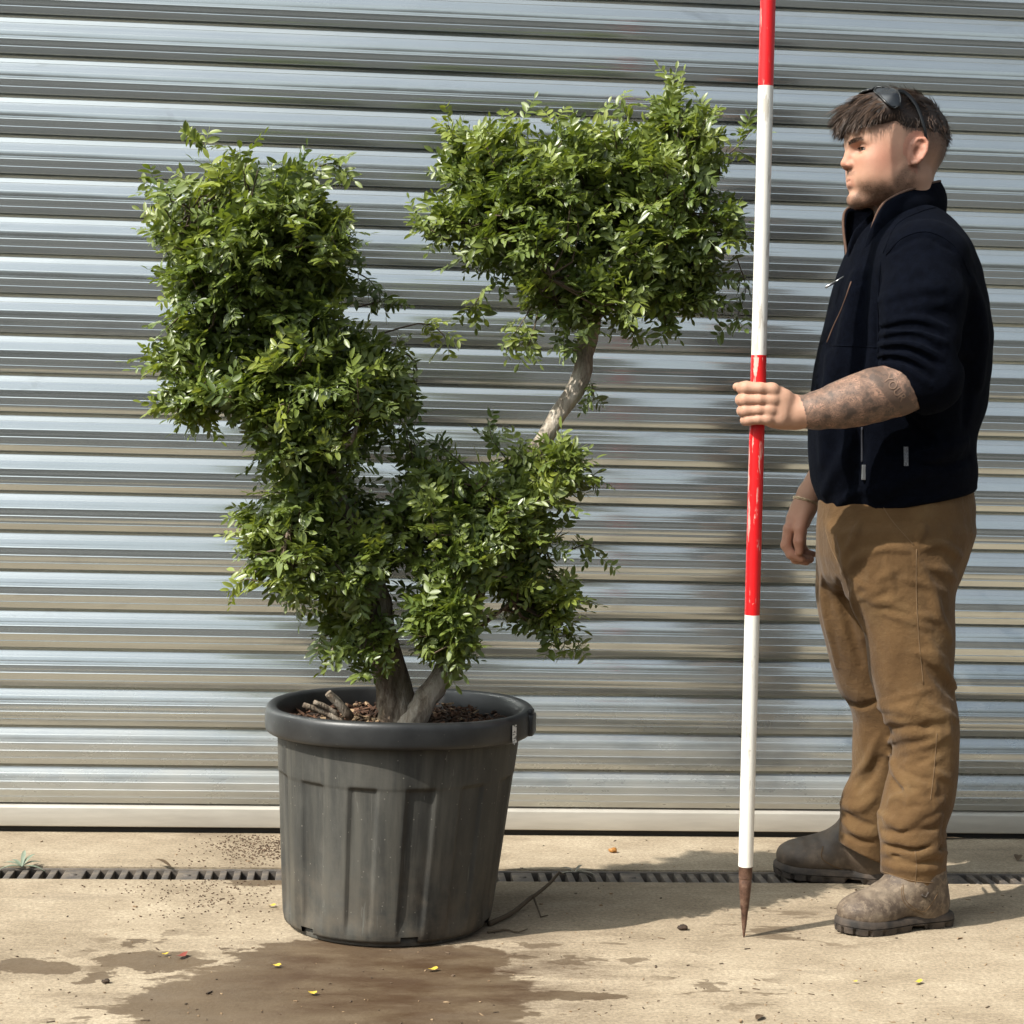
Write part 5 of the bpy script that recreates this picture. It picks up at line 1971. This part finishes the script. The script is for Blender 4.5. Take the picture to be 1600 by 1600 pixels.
# normals from the field
eps = 1e-3
gr = np.stack([(hair_local((hl + np.eye(3)[k] * eps).astype(np.float32)) - hair_local((hl - np.eye(3)[k] * eps).astype(np.float32))) for k in range(3)], 1)
gr /= np.linalg.norm(gr, axis=1)[:, None] + 1e-9
low_v = np.interp(hl[:, 0], [-.12, -.085, -.062, -.050, -.035, .0, .014, .026, .065, .10, .14], [-.06, -.055, -.030, .004, .010, .013, .018, .042, .042, .033, .03])
rootable = (gr[:, 2] > -.75)
sel = rng.choice(np.flatnonzero(rootable), 9000)
SV, SQ, ST = [HV], [HQ], [np.zeros(len(HV))]
k0 = len(HV)
segs = 5
for i in sel:
    r0 = hl[i] + rng.normal(0, .0012, 3)
    lq = (r0 - np.array([.010, 0, .044])) @ np.array([-.898, 0, .44])
    lph = math.degrees(math.atan2(r0[1], (r0 - np.array([.010, 0, .044])) @ np.array([.44, 0, .898])))
    if -.018 < lq < .018 and -34 < lph < 70:
        continue
    n_ = gr[i]
    top = sst(np.array([r0[2]]), .055, .095)[0]
    front = sst(np.array([r0[0]]), .02, .08)[0]
    back = sst(np.array([r0[0]]), -.05, -.10)[0]
    tuft = np.array([math.sin(r0[0] * 190 + r0[1] * 90), math.sin(r0[1] * 230 + r0[0] * 60), math.sin(r0[0] * 140 - r0[1] * 170)]) * .28
    flow = np.array([.95 * top + .5 * front + .05 - .25 * back, .10 * (1 - top) * np.sign(r0[1]) + .12 * top, -.50 - .35 * front + .55 * top * (1 - front)])
    flow = flow + tuft * (.4 + .6 * top) + rng.normal(0, .14, 3)
    flow /= np.linalg.norm(flow)
    L = .008 + .013 * top + .010 * front + rng.uniform(0, .009) * (1 + 1.2 * front)
    if r0[2] < low_v[i] + .016 and top < .3:
        L *= .55
    lift = .08 + .16 * top * (1 - front) + .06 * front + (.15 * rng.random() if rng.random() < .15 else 0)
    p = r0 - n_ * .002
    w = rng.uniform(.0005, .0010)
    side = np.cross(flow, n_)
    side /= np.linalg.norm(side) + 1e-9
    side = side * math.cos(.6) + n_ * math.sin(rng.uniform(-.8, .8))
    pts = []
    d_ = flow * (1 - lift) + n_ * lift
    d_ /= np.linalg.norm(d_)
    for s_ in range(segs):
        pts.append(p.copy())
        p = p + d_ * L / (segs - 1)
        d_ = d_ * .86 + flow * .14 + np.array([.0, 0, -.05 - .10 * front])
        d_ /= np.linalg.norm(d_)
    vv = []
    for s_, q in enumerate(pts):
        ww = w * (1 - .8 * (s_ / (segs - 1)) ** 1.5)
        vv += [q - side * ww, q + side * ww]
    SV.append(HO + np.array(vv) @ HM.astype(float))
    SQ.append(np.array([(k0 + 2 * s_, k0 + 2 * s_ + 1, k0 + 2 * s_ + 3, k0 + 2 * s_ + 2) for s_ in range(segs - 1)]))
    ST.append(np.full(2 * segs, np.clip(rng.normal(.40, .28), 0, 1)))
    k0 += 2 * segs
hr = np_mesh('hair', np.vstack(SV), np.vstack(SQ), M_HAIR, man)
ca = hr.data.color_attributes.new('tint', 'FLOAT_COLOR', 'POINT')
T_ = np.concatenate(ST)
ca.data.foreach_set('color', np.stack([T_, T_, T_, np.ones(len(T_))], 1).astype(np.float32).ravel())


# short hairs: eyebrows, beard, lashes
def hairs(name, roots, dirs, lens, wid, tint):
    SV, SQ, k0 = [], [], 0
    for r0, d, L in zip(roots, dirs, lens):
        d = d / np.linalg.norm(d)
        sd = np.cross(d, -_F)
        sd /= np.linalg.norm(sd) + 1e-9
        SV.append(np.array([r0 - sd * wid, r0 + sd * wid, r0 + d * L * .6 + sd * wid * .7, r0 + d * L * .6 - sd * wid * .7, r0 + d * L]))
        SQ.append(np.array([(k0, k0 + 1, k0 + 2), (k0, k0 + 2, k0 + 3), (k0 + 3, k0 + 2, k0 + 4)]))
        k0 += 5
    o = np_mesh(name, np.vstack(SV), np.vstack(SQ), M_HAIR, skin, True, 3)
    ca = o.data.color_attributes.new('tint', 'FLOAT_COLOR', 'POINT')
    ca.data.foreach_set('color', np.tile(np.array([tint, tint, tint, 1], np.float32), k0))
    return o


bsel = np.flatnonzero(beard > .25)
bsel = rng.choice(bsel, 3000, p=beard[bsel] / beard[bsel].sum())
hairs('beard', BV[bsel], [Hu * -.8 + Hf * rng.uniform(-.1, .5) + rng.normal(0, .35, 3) for _ in bsel], rng.uniform(.0015, .004, len(bsel)), .00018, 1.0)
for sd in (1, -1):
    arch = .0145 + .0035 * np.sin(np.clip((b_ - .012) / .036, 0, 1) * 2.6)
    bm_ = np.flatnonzero(inhead & (ql[:, 1] * sd > .011) & (b_ < .050) & (np.abs(c_ - arch + .002) < .0036 - .0016 * np.clip((b_ - .03) / .02, 0, 1)) & (a_ > .055))
    pk = rng.choice(bm_, 300)
    f_ = (b_[pk] - .011) / .038
    hairs('eyebrow', BV[pk], [-Hf * (.30 + .5 * f) + Hl * sd * .7 + Hu * rng.uniform(-.15, .45) + Hf * .25 + rng.normal(0, .12, 3) for f in f_], rng.uniform(.004, .008, 300), .00035, .12)
    rt, dr = [], []
    for k in range(60):
        f = k / 59
        ang = (f - .5) * 1.5
        q = HP(.0715 + .0146 * math.cos(ang), sd * (.0325 + .0146 * math.sin(ang)), -.0008)
        rt.append(q)
        dr.append(Hf * math.cos(ang) + Hl * sd * math.sin(ang) + Hu * .2)
    hairs('eyelash', np.array(rt), dr, rng.uniform(.004, .006, 60), .0006, .0)

# ---------------------------------------------------------------- boots
m = NT('dusty_brown_leather')
p = m.obj()
n1 = m.noise(p, 16, 6, .68)
n2 = m.noise(p, 60, 5, .7)
c = m.ramp(n1, [(.32, (.030, .020, .014)), (.48, (.085, .060, .042)), (.64, (.18, .140, .100))])
c = m.mix(m.ramp(n2, [(.50, 0), (.70, .75)]), c, (.28, .215, .150))
M_BOOT = m.done(m.bsdf(Base_Color=c, Roughness=m.ramp(n1, [(.3, .55), (.7, .85)]), Normal=m.bump(n2, .35, .003, m.bump(m.noise(p, 240, 3, .6), .25, .0015))))
m = NT('dark_boot_leather')
p = m.obj()
n1 = m.noise(p, 16, 6, .68)
c = m.ramp(n1, [(.30, (.030, .021, .015)), (.50, (.075, .054, .038)), (.70, (.17, .13, .094))])
M_BOOTD = m.done(m.bsdf(Base_Color=c, Roughness=m.ramp(n1, [(.3, .45), (.7, .8)]), Normal=m.bump(m.noise(p, 60, 5, .7), .35, .003)))
m = NT('boot_sole_rubber')
p = m.obj()
M_SOLE = m.done(m.bsdf(Base_Color=m.ramp(m.noise(p, 30, 5, .65), [(.35, (.016, .013, .011)), (.7, (.075, .056, .042))]), Roughness=.8, Normal=m.bump(m.noise(p, 200, 3, .6), .3, .002)))
m = NT('boot_elastic')
p = m.obj()
M_ELAS = m.done(m.bsdf(Base_Color=(.050, .038, .030), Roughness=.85))


def make_boot(heel, toe, mat):
    heel, toe = np.array([*heel, 0.0]), np.array([*toe, 0.0])
    f = (toe - heel)
    Lb = np.linalg.norm(f)
    f /= Lb
    l = np.cross([0, 0, 1.0], f)
    M3 = np.array([f, l, [0, 0, 1]], np.float32)
    k = Lb / .285

    def fld(P):
        q = ((P - heel.astype(np.float32)) @ M3.T) / k
        d = ell(q, (.224, 0, .044), (.060, .0490, .0400))
        d = smin(d, ell(q, (.190, 0, .042), (.075, .0500, .038)), .02)
        d = smin(d, cone(q, (.200, 0, .050), (.118, 0, .090), .036, .045), .025)
        d = smin(d, chain(q, [(.088, 0, .075), (.080, 0, .12), (.076, 0, .20)], [.056, .0545, .056], .02), .035)
        d = smin(d, ell(q, (.056, 0, .052), (.053, .042, .062)), .03)
        d = d - .0014 * wob(q, 70, 31, 2) - .0006 * wob(q, 260, 32, 1)
        d = smax(d, .0225 - q[:, 2], .004)
        return smax(d, q[:, 2] - .185, .004) * k
    lo = np.minimum(heel, toe) - .09
    hi = np.maximum(heel, toe) + .09
    lo[2], hi[2] = .01, .22
    V, Q = sdf_mesh(fld, lo, hi, .0030)
    bt = np_mesh('boot', V, Q, mat, man)
    # sole with lugs
    ou = [(-.004, 0), (.004, .028), (.030, .040), (.075, .0405), (.115, .041), (.160, .049), (.200, .0545), (.235, .0525), (.265, .040), (.284, .018), (.288, 0)]
    ou = spline(ou, 60)
    ring = [(x, y) for x, y in ou] + [(x, -y) for x, y in ou[::-1][1:-1]]
    n = len(ring)
    c0 = np.array([.14, 0])
    lay = [(0.0, -.004), (0.0, 0), (.009, .0015), (.0125, .0020), (.0128, -.0010), (.0142, -.0010), (.0145, .0020), (.023, .0012), (.0275, -.003), (.0275, -.030)]
    V, Q = [], []
    for li, (z, off) in enumerate(lay):
        for i, (x, y) in enumerate(ring):
            t = np.array(ring[(i + 1) % n]) - np.array(ring[i - 1])
            nn = np.array([-t[1], t[0]])
            nn = nn / (np.linalg.norm(nn) + 1e-9)
            nn = nn if nn @ (np.array([x, y]) - c0) > 0 else -nn
            o2 = off
            zz = z
            if li <= 2 and (i % 6) == 0:
                o2 = off - .006
            if z < .0126 and .085 < x < .118:
                zz = max(z, .0095)
            q = np.array([x, y]) + nn * o2
            V.append(heel + k * (f * q[0] + l * q[1]) + np.array([0, 0, zz + (.004 * sst(np.array([x]), .23, .29)[0] if li < 9 else 0) + .0012]))
    for li in range(len(lay) - 1):
        for i in range(n):
            j = (i + 1) % n
            Q.append((li * n + i, li * n + j, (li + 1) * n + j, (li + 1) * n + i))
    so = MB()
    so.add(V, Q + [tuple(range(n))[::-1], tuple((len(lay) - 1) * n + i for i in range(n))])
    smooth_by_angle(so.build('sole', M_SOLE, bt), 40)
    return bt, fld


toeN, heelN = at(1311, 1450, 3.632), at(1480, 1440, 3.715)
bootN, fN = make_boot((heelN[0], 3.715), (toeN[0], 3.632), M_BOOT)
toeF = at(1211, 1362, 4.13)
bootF, fF = make_boot((toeF[0] + .265, 4.035), (toeF[0], 4.13), M_BOOTD)
for pts in ([(1411, 1382), (1413, 1402), (1422, 1414), (1442, 1425), (1456, 1412), (1466, 1394)], [(1409, 1386), (1410, 1404), (1420, 1418), (1442, 1429)]):
    on_cloth('seam', fN, pts, .0007, M_STITCH, bootN, 18, .0004)
on_cloth('pull_tab', fN, [(1440, 1398), (1446, 1402), (1451, 1394)], .0022, M_ELAS, bootN, 8, .001)
on_cloth('seam', fF, [(1286, 1322), (1284, 1340), (1300, 1352), (1330, 1364)], .0011, M_STITCH, bootF, 18, .0004)

# ---------------------------------------------------------------- sunglasses pushed up on the hair, bracelet
m = NT('black_acetate')
M_ACET = m.done(m.bsdf(Base_Color=(.006, .006, .006), Roughness=.22))
m = NT('dark_mirror_lens')
M_LENS = m.done(m.bsdf(Base_Color=(.035, .038, .042), Roughness=.05, Specular_IOR_Level=.9, Metallic=.35))
gl = empty('sunglasses', HP(.06, 0, .12))
tag(gl, 'black wraparound sunglasses pushed up on the dark hair', 'sunglasses')
# the lenses wrap round the crown of the head
gn = np.array([.44, 0, .898])                   # head frame: from the head's middle to the lenses
gt = np.array([-.898, 0, .44])
gc = np.array([.010, 0, .044])
RG = .0935
for sd in (1, -1):
    vs, fs = [], []
    nu, nv2 = 12, 8
    for side in (0, 1):
        for i in range(nu + 1):
            for j in range(nv2 + 1):
                uu = i / nu * 2 - 1
                ww = j / nv2 * 2 - 1
                # rounded wraparound lens outline
                hgt = .0172 * (1 - .30 * max(0, uu) ** 2) * math.sqrt(max(0, 1 - abs(uu) ** 4 * .75))
                ph = math.radians(18 * sd + 29 + 22 * uu)
                rr_ = RG - side * .0018 - .0025 * ww * ww
                q = gc + gn * (rr_ * math.cos(ph)) + np.array([0, sd * rr_ * .98 * math.sin(ph), 0]) + gt * (ww * hgt - .004 * max(0, uu))
                lvl = float(hair_local(q[None].astype(np.float32))[0])
                on_ = q - np.array([-.004, 0, .035])
                q = q + on_ / np.linalg.norm(on_) * (max(0.0, .0065 - lvl) - side * .0018)
                vs.append(HP(*q))
    nn1 = (nu + 1) * (nv2 + 1)
    for i in range(nu):
        for j in range(nv2):
            a0 = i * (nv2 + 1) + j
            q = (a0, a0 + nv2 + 1, a0 + nv2 + 2, a0 + 1)
            fs.append(q)
            fs.append(tuple(nn1 + t for t in q[::-1]))
    mesh_obj('lens', vs, fs, M_LENS, gl, True)
    ed = [vs[i * (nv2 + 1)] for i in range(nu + 1)] + [vs[nu * (nv2 + 1) + j] for j in range(1, nv2 + 1)] + [vs[i * (nv2 + 1) + nv2] for i in range(nu - 1, -1, -1)] + [vs[j] for j in range(nv2 - 1, -1, -1)]
    mb = MB()
    mb.tube(ed, .0021, 6)
    mb.build('lens_rim', M_ACET, gl, True)
    # temple: from the lens corner over the hair to behind the ear
    tpts = [np.array([.012, .070 * sd, .1010]), np.array([-.008, .0800 * sd, .0900]), np.array([-.026, .0880 * sd, .0740]), np.array([-.044, .0905 * sd, .048]), np.array([-.058, .0840 * sd, .026]), np.array([-.063, .0800 * sd, .006])]
    if sd == 1:
        tpts = [np.array([.022, .066, .104]), np.array([.004, .070, .1010]), np.array([-.014, .082, .0780]), np.array([-.026, .0890, .038]), np.array([-.031, .0890, .014]), np.array([-.034, .0860, -.002])]
    for i_, q_ in enumerate(tpts[:4]):
        o_ = q_ - np.array([-.004, 0, .035])
        tpts[i_] = q_ + o_ / np.linalg.norm(o_) * max(0.0, .006 - float(hair_local(q_[None].astype(np.float32))[0]))
    P = spline([HP(*q) for q in tpts], 24)
    mb = MB()
    mb.tube(P, list(np.linspace(.0050, .0026, 24)), 8, flat=.45, up=Hl)
    mb.build('temple_arm', M_ACET, gl, True)
mb = MB()
mb.tube([HP(*(gc + gn * RG * math.cos(.314 + s_ * .14) + np.array([0, RG * math.sin(.314 + s_ * .14), 0]) + gt * .005)) for s_ in np.linspace(-1, 1, 7)], .0026, 6)
mb.build('bridge', M_ACET, gl, True)

m = NT('bracelet_metal')
M_GOLD = m.done(m.bsdf(Base_Color=(.55, .42, .28), Metallic=1.0, Roughness=.3))
br = MB()
bc = np.array(at(1259.5, 783, 4.02))
bax = np.array(at(1264, 772, 4.02)) - np.array(at(1258, 790, 4.02))
bax /= np.linalg.norm(bax)
e1 = np.cross(bax, [0, 1, 0])
e1 /= np.linalg.norm(e1)
e2 = np.cross(bax, e1)
for k in range(30):
    w = 2 * math.pi * k / 30
    c0 = bc + .0285 * (math.cos(w) * e1 + math.sin(w) * e2) + bax * .002 * math.sin(w)
    tng = -math.sin(w) * e1 + math.cos(w) * e2
    nrm = math.cos(w) * e1 + math.sin(w) * e2
    alt = bax if k % 2 else nrm
    br.tube([c0 + .0042 * (math.cos(t) * tng + math.sin(t) * (.62 * bax + .25 * (alt - bax))) for t in np.linspace(0, 2 * math.pi, 9)], .0011, 5, caps=False)
tag(br.build('bracelet', M_GOLD, None, True), "gold curb chain bracelet on the man's lowered right wrist", 'bracelet')

# ================================================================== things lying on the concrete
def gpt(u, v, z=.0):
    g = ground(u, v)
    return np.array([g[0], g[1], z])


# a dropped twig beside the pot
tw = MB()
P = spline([gpt(764, 1448, .006), gpt(800, 1434, .010), gpt(828, 1420, .022), gpt(836, 1418, .026), gpt(858, 1404, .032), gpt(873, 1392, .040)], 20)
tw.tube(P, list(np.linspace(.0055, .0030, 20)), 7)
tw.tube([P[10], gpt(838, 1424, .012), gpt(845, 1436, .004), gpt(856, 1433, .004)], [.0026, .002, .0016, .001], 5)
tw.tube(spline([gpt(762, 1459, .003), gpt(790, 1456, .004), gpt(808, 1460, .004), gpt(824, 1456, .006)], 8), list(np.linspace(.0026, .001, 8)), 5)
tw.tube([P[-1], gpt(876, 1386, .030), gpt(884, 1376, .012)], [.0024, .0017, .0011], 5)
tag(tw.build('fallen_twig', M_TWIG, None, True), 'thin brown twig lying on the concrete right of the pot', 'twig')


def strip_leaf(mb, base, d, L, W, up=.35, curl=.4):
    d = np.array([d[0], d[1], 0.0])
    d /= np.linalg.norm(d)
    sd = np.array([-d[1], d[0], 0])
    vs, fs = [], []
    n = 6
    for i in range(n + 1):
        s = i / n
        w = W * math.sin(math.pi * (s * .94 + .03)) ** .8
        c = np.array(base) + d * L * s + np.array([0, 0, L * (up * s - curl * s * s) + .002])
        vs += [c - sd * w / 2 + (0, 0, w * .2), c, c + sd * w / 2 + (0, 0, w * .2)]
    for i in range(n):
        a = i * 3
        fs += [(a, a + 3, a + 4, a + 1), (a + 1, a + 4, a + 5, a + 2)]
    mb.add(vs, fs)


def leaf_mat(name, c0, c1):
    m = NT(name)
    p = m.obj()
    return m.done(m.bsdf(Base_Color=m.mix(m.noise(p, 60, 3, .6), c0, c1), Roughness=.6))


M_OLIVE = leaf_mat('grey_green_leaf', (.10, .13, .085), (.24, .28, .21))
M_DEAD = leaf_mat('dry_leaf', (.045, .028, .016), (.13, .085, .045))
M_YEL = leaf_mat('yellow_petal', (.50, .34, .03), (.62, .47, .08))
M_REDP = leaf_mat('red_petal', (.16, .025, .018), (.26, .06, .035))
M_ORNG = leaf_mat('orange_leaf', (.30, .12, .02), (.42, .20, .05))
b = MB()
c = gpt(34, 1357, .002)
for (dx, dy, L, up) in ((-.05, -.004, .05, .25), (.045, .03, .045, .5), (-.03, .03, .04, .6), (.05, .0, .05, .2), (.0, .03, .035, 1.2), (-.045, .015, .045, .5), (.02, .03, .04, .9)):
    strip_leaf(b, c, (dx, dy), L, .010, up)
tag(b.build('olive_sprig', M_OLIVE, None, True), 'small sprig of narrow grey green leaves on the drain', 'sprig')
b = MB()
strip_leaf(b, gpt(268, 1358, .001), (-.05, .03), .045, .014, .6, .3)
tag(b.build('dead_leaf', M_DEAD, None, True), 'upturned dark dead leaf standing in the drain slots', 'leaf')
b = MB()
c = gpt(898, 1366, .002)
for (dx, dy, L, up) in ((.05, .01, .045, .4), (.04, -.01, .05, .3), (-.03, .03, .04, .5), (.03, .04, .035, .7), (-.045, .0, .04, .2), (.06, -.02, .04, .15)):
    strip_leaf(b, c, (dx, dy), L, .008, up)
tag(b.build('withered_sprig', leaf_mat('pale_withered_leaf', (.16, .15, .11), (.32, .30, .24)), None, True), 'pale withered sprig lying across the drain right of the pot', 'sprig')
b = MB()
strip_leaf(b, gpt(1410, 1312, .001), (1, .05), .16, .012, .02, .02)
tag(b.build('straw', M_PALECHIP, None, True), 'pale dry straw lying against the foot of the shutter', 'straw')
b = MB()
strip_leaf(b, gpt(1182, 1596, .001), (.3, .5), .03, .013, .1, .1)
tag(b.build('brown_leaf', M_DEAD, None, True), 'small curled brown leaf at the bottom edge of the picture', 'leaf')
b = MB()
strip_leaf(b, gpt(1590, 1347, .001), (.3, .7), .034, .020, .5, .3)
tag(b.build('brown_leaf', M_DEAD, None, True), 'curled brown leaf on the concrete above the drain at far right', 'leaf')


def pebble(c, r, mat, name='pebble', squash=.6):
    bm = bmesh.new()
    bmesh.ops.create_icosphere(bm, subdivisions=2, radius=r)
    for v in bm.verts:
        n = v.co.normalized()
        k = 1 + .18 * math.sin(5 * n.x + 3 * n.y + c[0] * 30) + .12 * math.sin(7 * n.z + 4 * n.x)
        v.co = Vector((v.co.x * k * 1.15, v.co.y * k * .9, v.co.z * k * squash))
    me = bpy.data.meshes.new(name)
    bm.to_mesh(me)
    bm.free()
    o = link(name, me, mat, None, True)
    o.location = (c[0], c[1], r * squash * .9)
    return o


tag(pebble(gpt(1067, 1453), .0095, M_DARKBIT), 'dark round pebble on sunlit concrete left of the pole tip', 'pebble')
tag(pebble(gpt(166, 1536), .0065, M_DARKBIT), 'tiny black pebble at the edge of the wet stain', 'pebble')
tag(pebble(gpt(958, 1332), .0085, M_ORNG, 'orange_bud', .7), 'small orange bud on shaded concrete above the drain', 'bud')


def petal(u, v, r, mat, name, yaw):
    vs, fs = [(0, 0, .003)], []
    n = 9
    for k in range(n):
        w = 2 * math.pi * k / n
        rr = r * (1 + .25 * math.sin(2 * w + u) + .12 * math.sin(5 * w + v))
        vs.append((rr * math.cos(w), rr * .62 * math.sin(w), .0035 + .35 * r * (math.cos(w) ** 2)))
    for k in range(n):
        fs.append((0, 1 + k, 1 + (k + 1) % n))
    o = mesh_obj(name, vs, fs, mat, None, True)
    g = gpt(u, v)
    o.location = (g[0], g[1], .001)
    o.rotation_euler = (0, 0, yaw)
    return o


for (u, v, r, lab) in ((424, 1418, .010, 'yellow petal on dry concrete beside the left foot of the pot'), (431, 1512, .011, 'yellow petal on the wet stain just below the pot, left one'),
                       (675, 1518, .012, 'yellow petal on the wet stain below the right half of the pot'), (488, 1555, .011, 'yellow petal lowest on the wet stain below the pot'),
                       (1434, 1538, .012, "yellow petal on dry concrete below the man's near boot, larger of two"), (1335, 1537, .006, "tiny yellow petal on dry concrete below the man's near boot"),
                       (258, 1494, .008, 'small yellow petal beside the crumpled red petal')):
    tag(petal(u, v, r * .85, M_YEL, 'yellow_petal', random.uniform(0, 6)), lab, 'petal', 'yellow petals scattered on the concrete')
o = petal(284, 1497, .013, M_REDP, 'red_petal', 1.0)
tag(o, 'crumpled red petal on the stained concrete left of the pot', 'petal')

M_GRIT = mat_chip('brown_grit', (.035, .024, .016), (.14, .095, .060))
# crumbs of spilt soil and general grit: nobody could count them
b = MB()
for k in range(1500):
    if k < 1000:
        u, v = 415 + random.gauss(0, 48), 1324 + random.gauss(0, 13)
    else:
        u, v = 330 + random.gauss(0, 75), 1392 + random.gauss(0, 26)
    if u > 470 or (u > 430 and v > 1345):
        continue
    g = gpt(u, v)
    if DRAIN_Y0 < g[1] < DRAIN_Y1 or g[1] > WALL_Y - .03:
        continue
    r = random.uniform(.0006, .0019)
    chip(b, (g[0], g[1], r * .6), r * 1.3, r, r * .7, random.uniform(0, 6.3), random.uniform(-.4, .4), random.uniform(-.4, .4))
tag(b.build('spilt_soil', mat_chip('soil_crumbs', (.06, .036, .022), (.15, .095, .060)), None), 'brown crumbs of soil spilt beside the pot', 'soil', kind='stuff')
for nm, mt, cnt, lab in (('grit', M_GRIT, 330, 'dark grit and bits scattered over the concrete'), ('dry_litter', M_PALECHIP, 240, 'pale dry plant bits scattered over the concrete')):
    b = MB()
    for k in range(cnt):
        u, v = random.uniform(-40, 1640), 1308 + 300 * random.random() ** .8
        g = gpt(u, v)
        if DRAIN_Y0 - .003 < g[1] < DRAIN_Y1 + .003 or g[1] > WALL_Y - .03:
            continue
        if (g[0] - POT_X) ** 2 + (g[1] - POT_Y) ** 2 < .21 ** 2:
            continue
        r = random.uniform(.0007, .0021) * (1.6 if random.random() < .08 else 1)
        el_ = random.uniform(1, 4.5) if random.random() < .35 else 1.3
        chip(b, (g[0], g[1], r * .5), r * el_, r * .8, r * .5, random.uniform(0, 6.3), random.uniform(-.15, .15), random.uniform(-.4, .4))
    tag(b.build(nm, mt, None), lab, 'litter', kind='stuff')
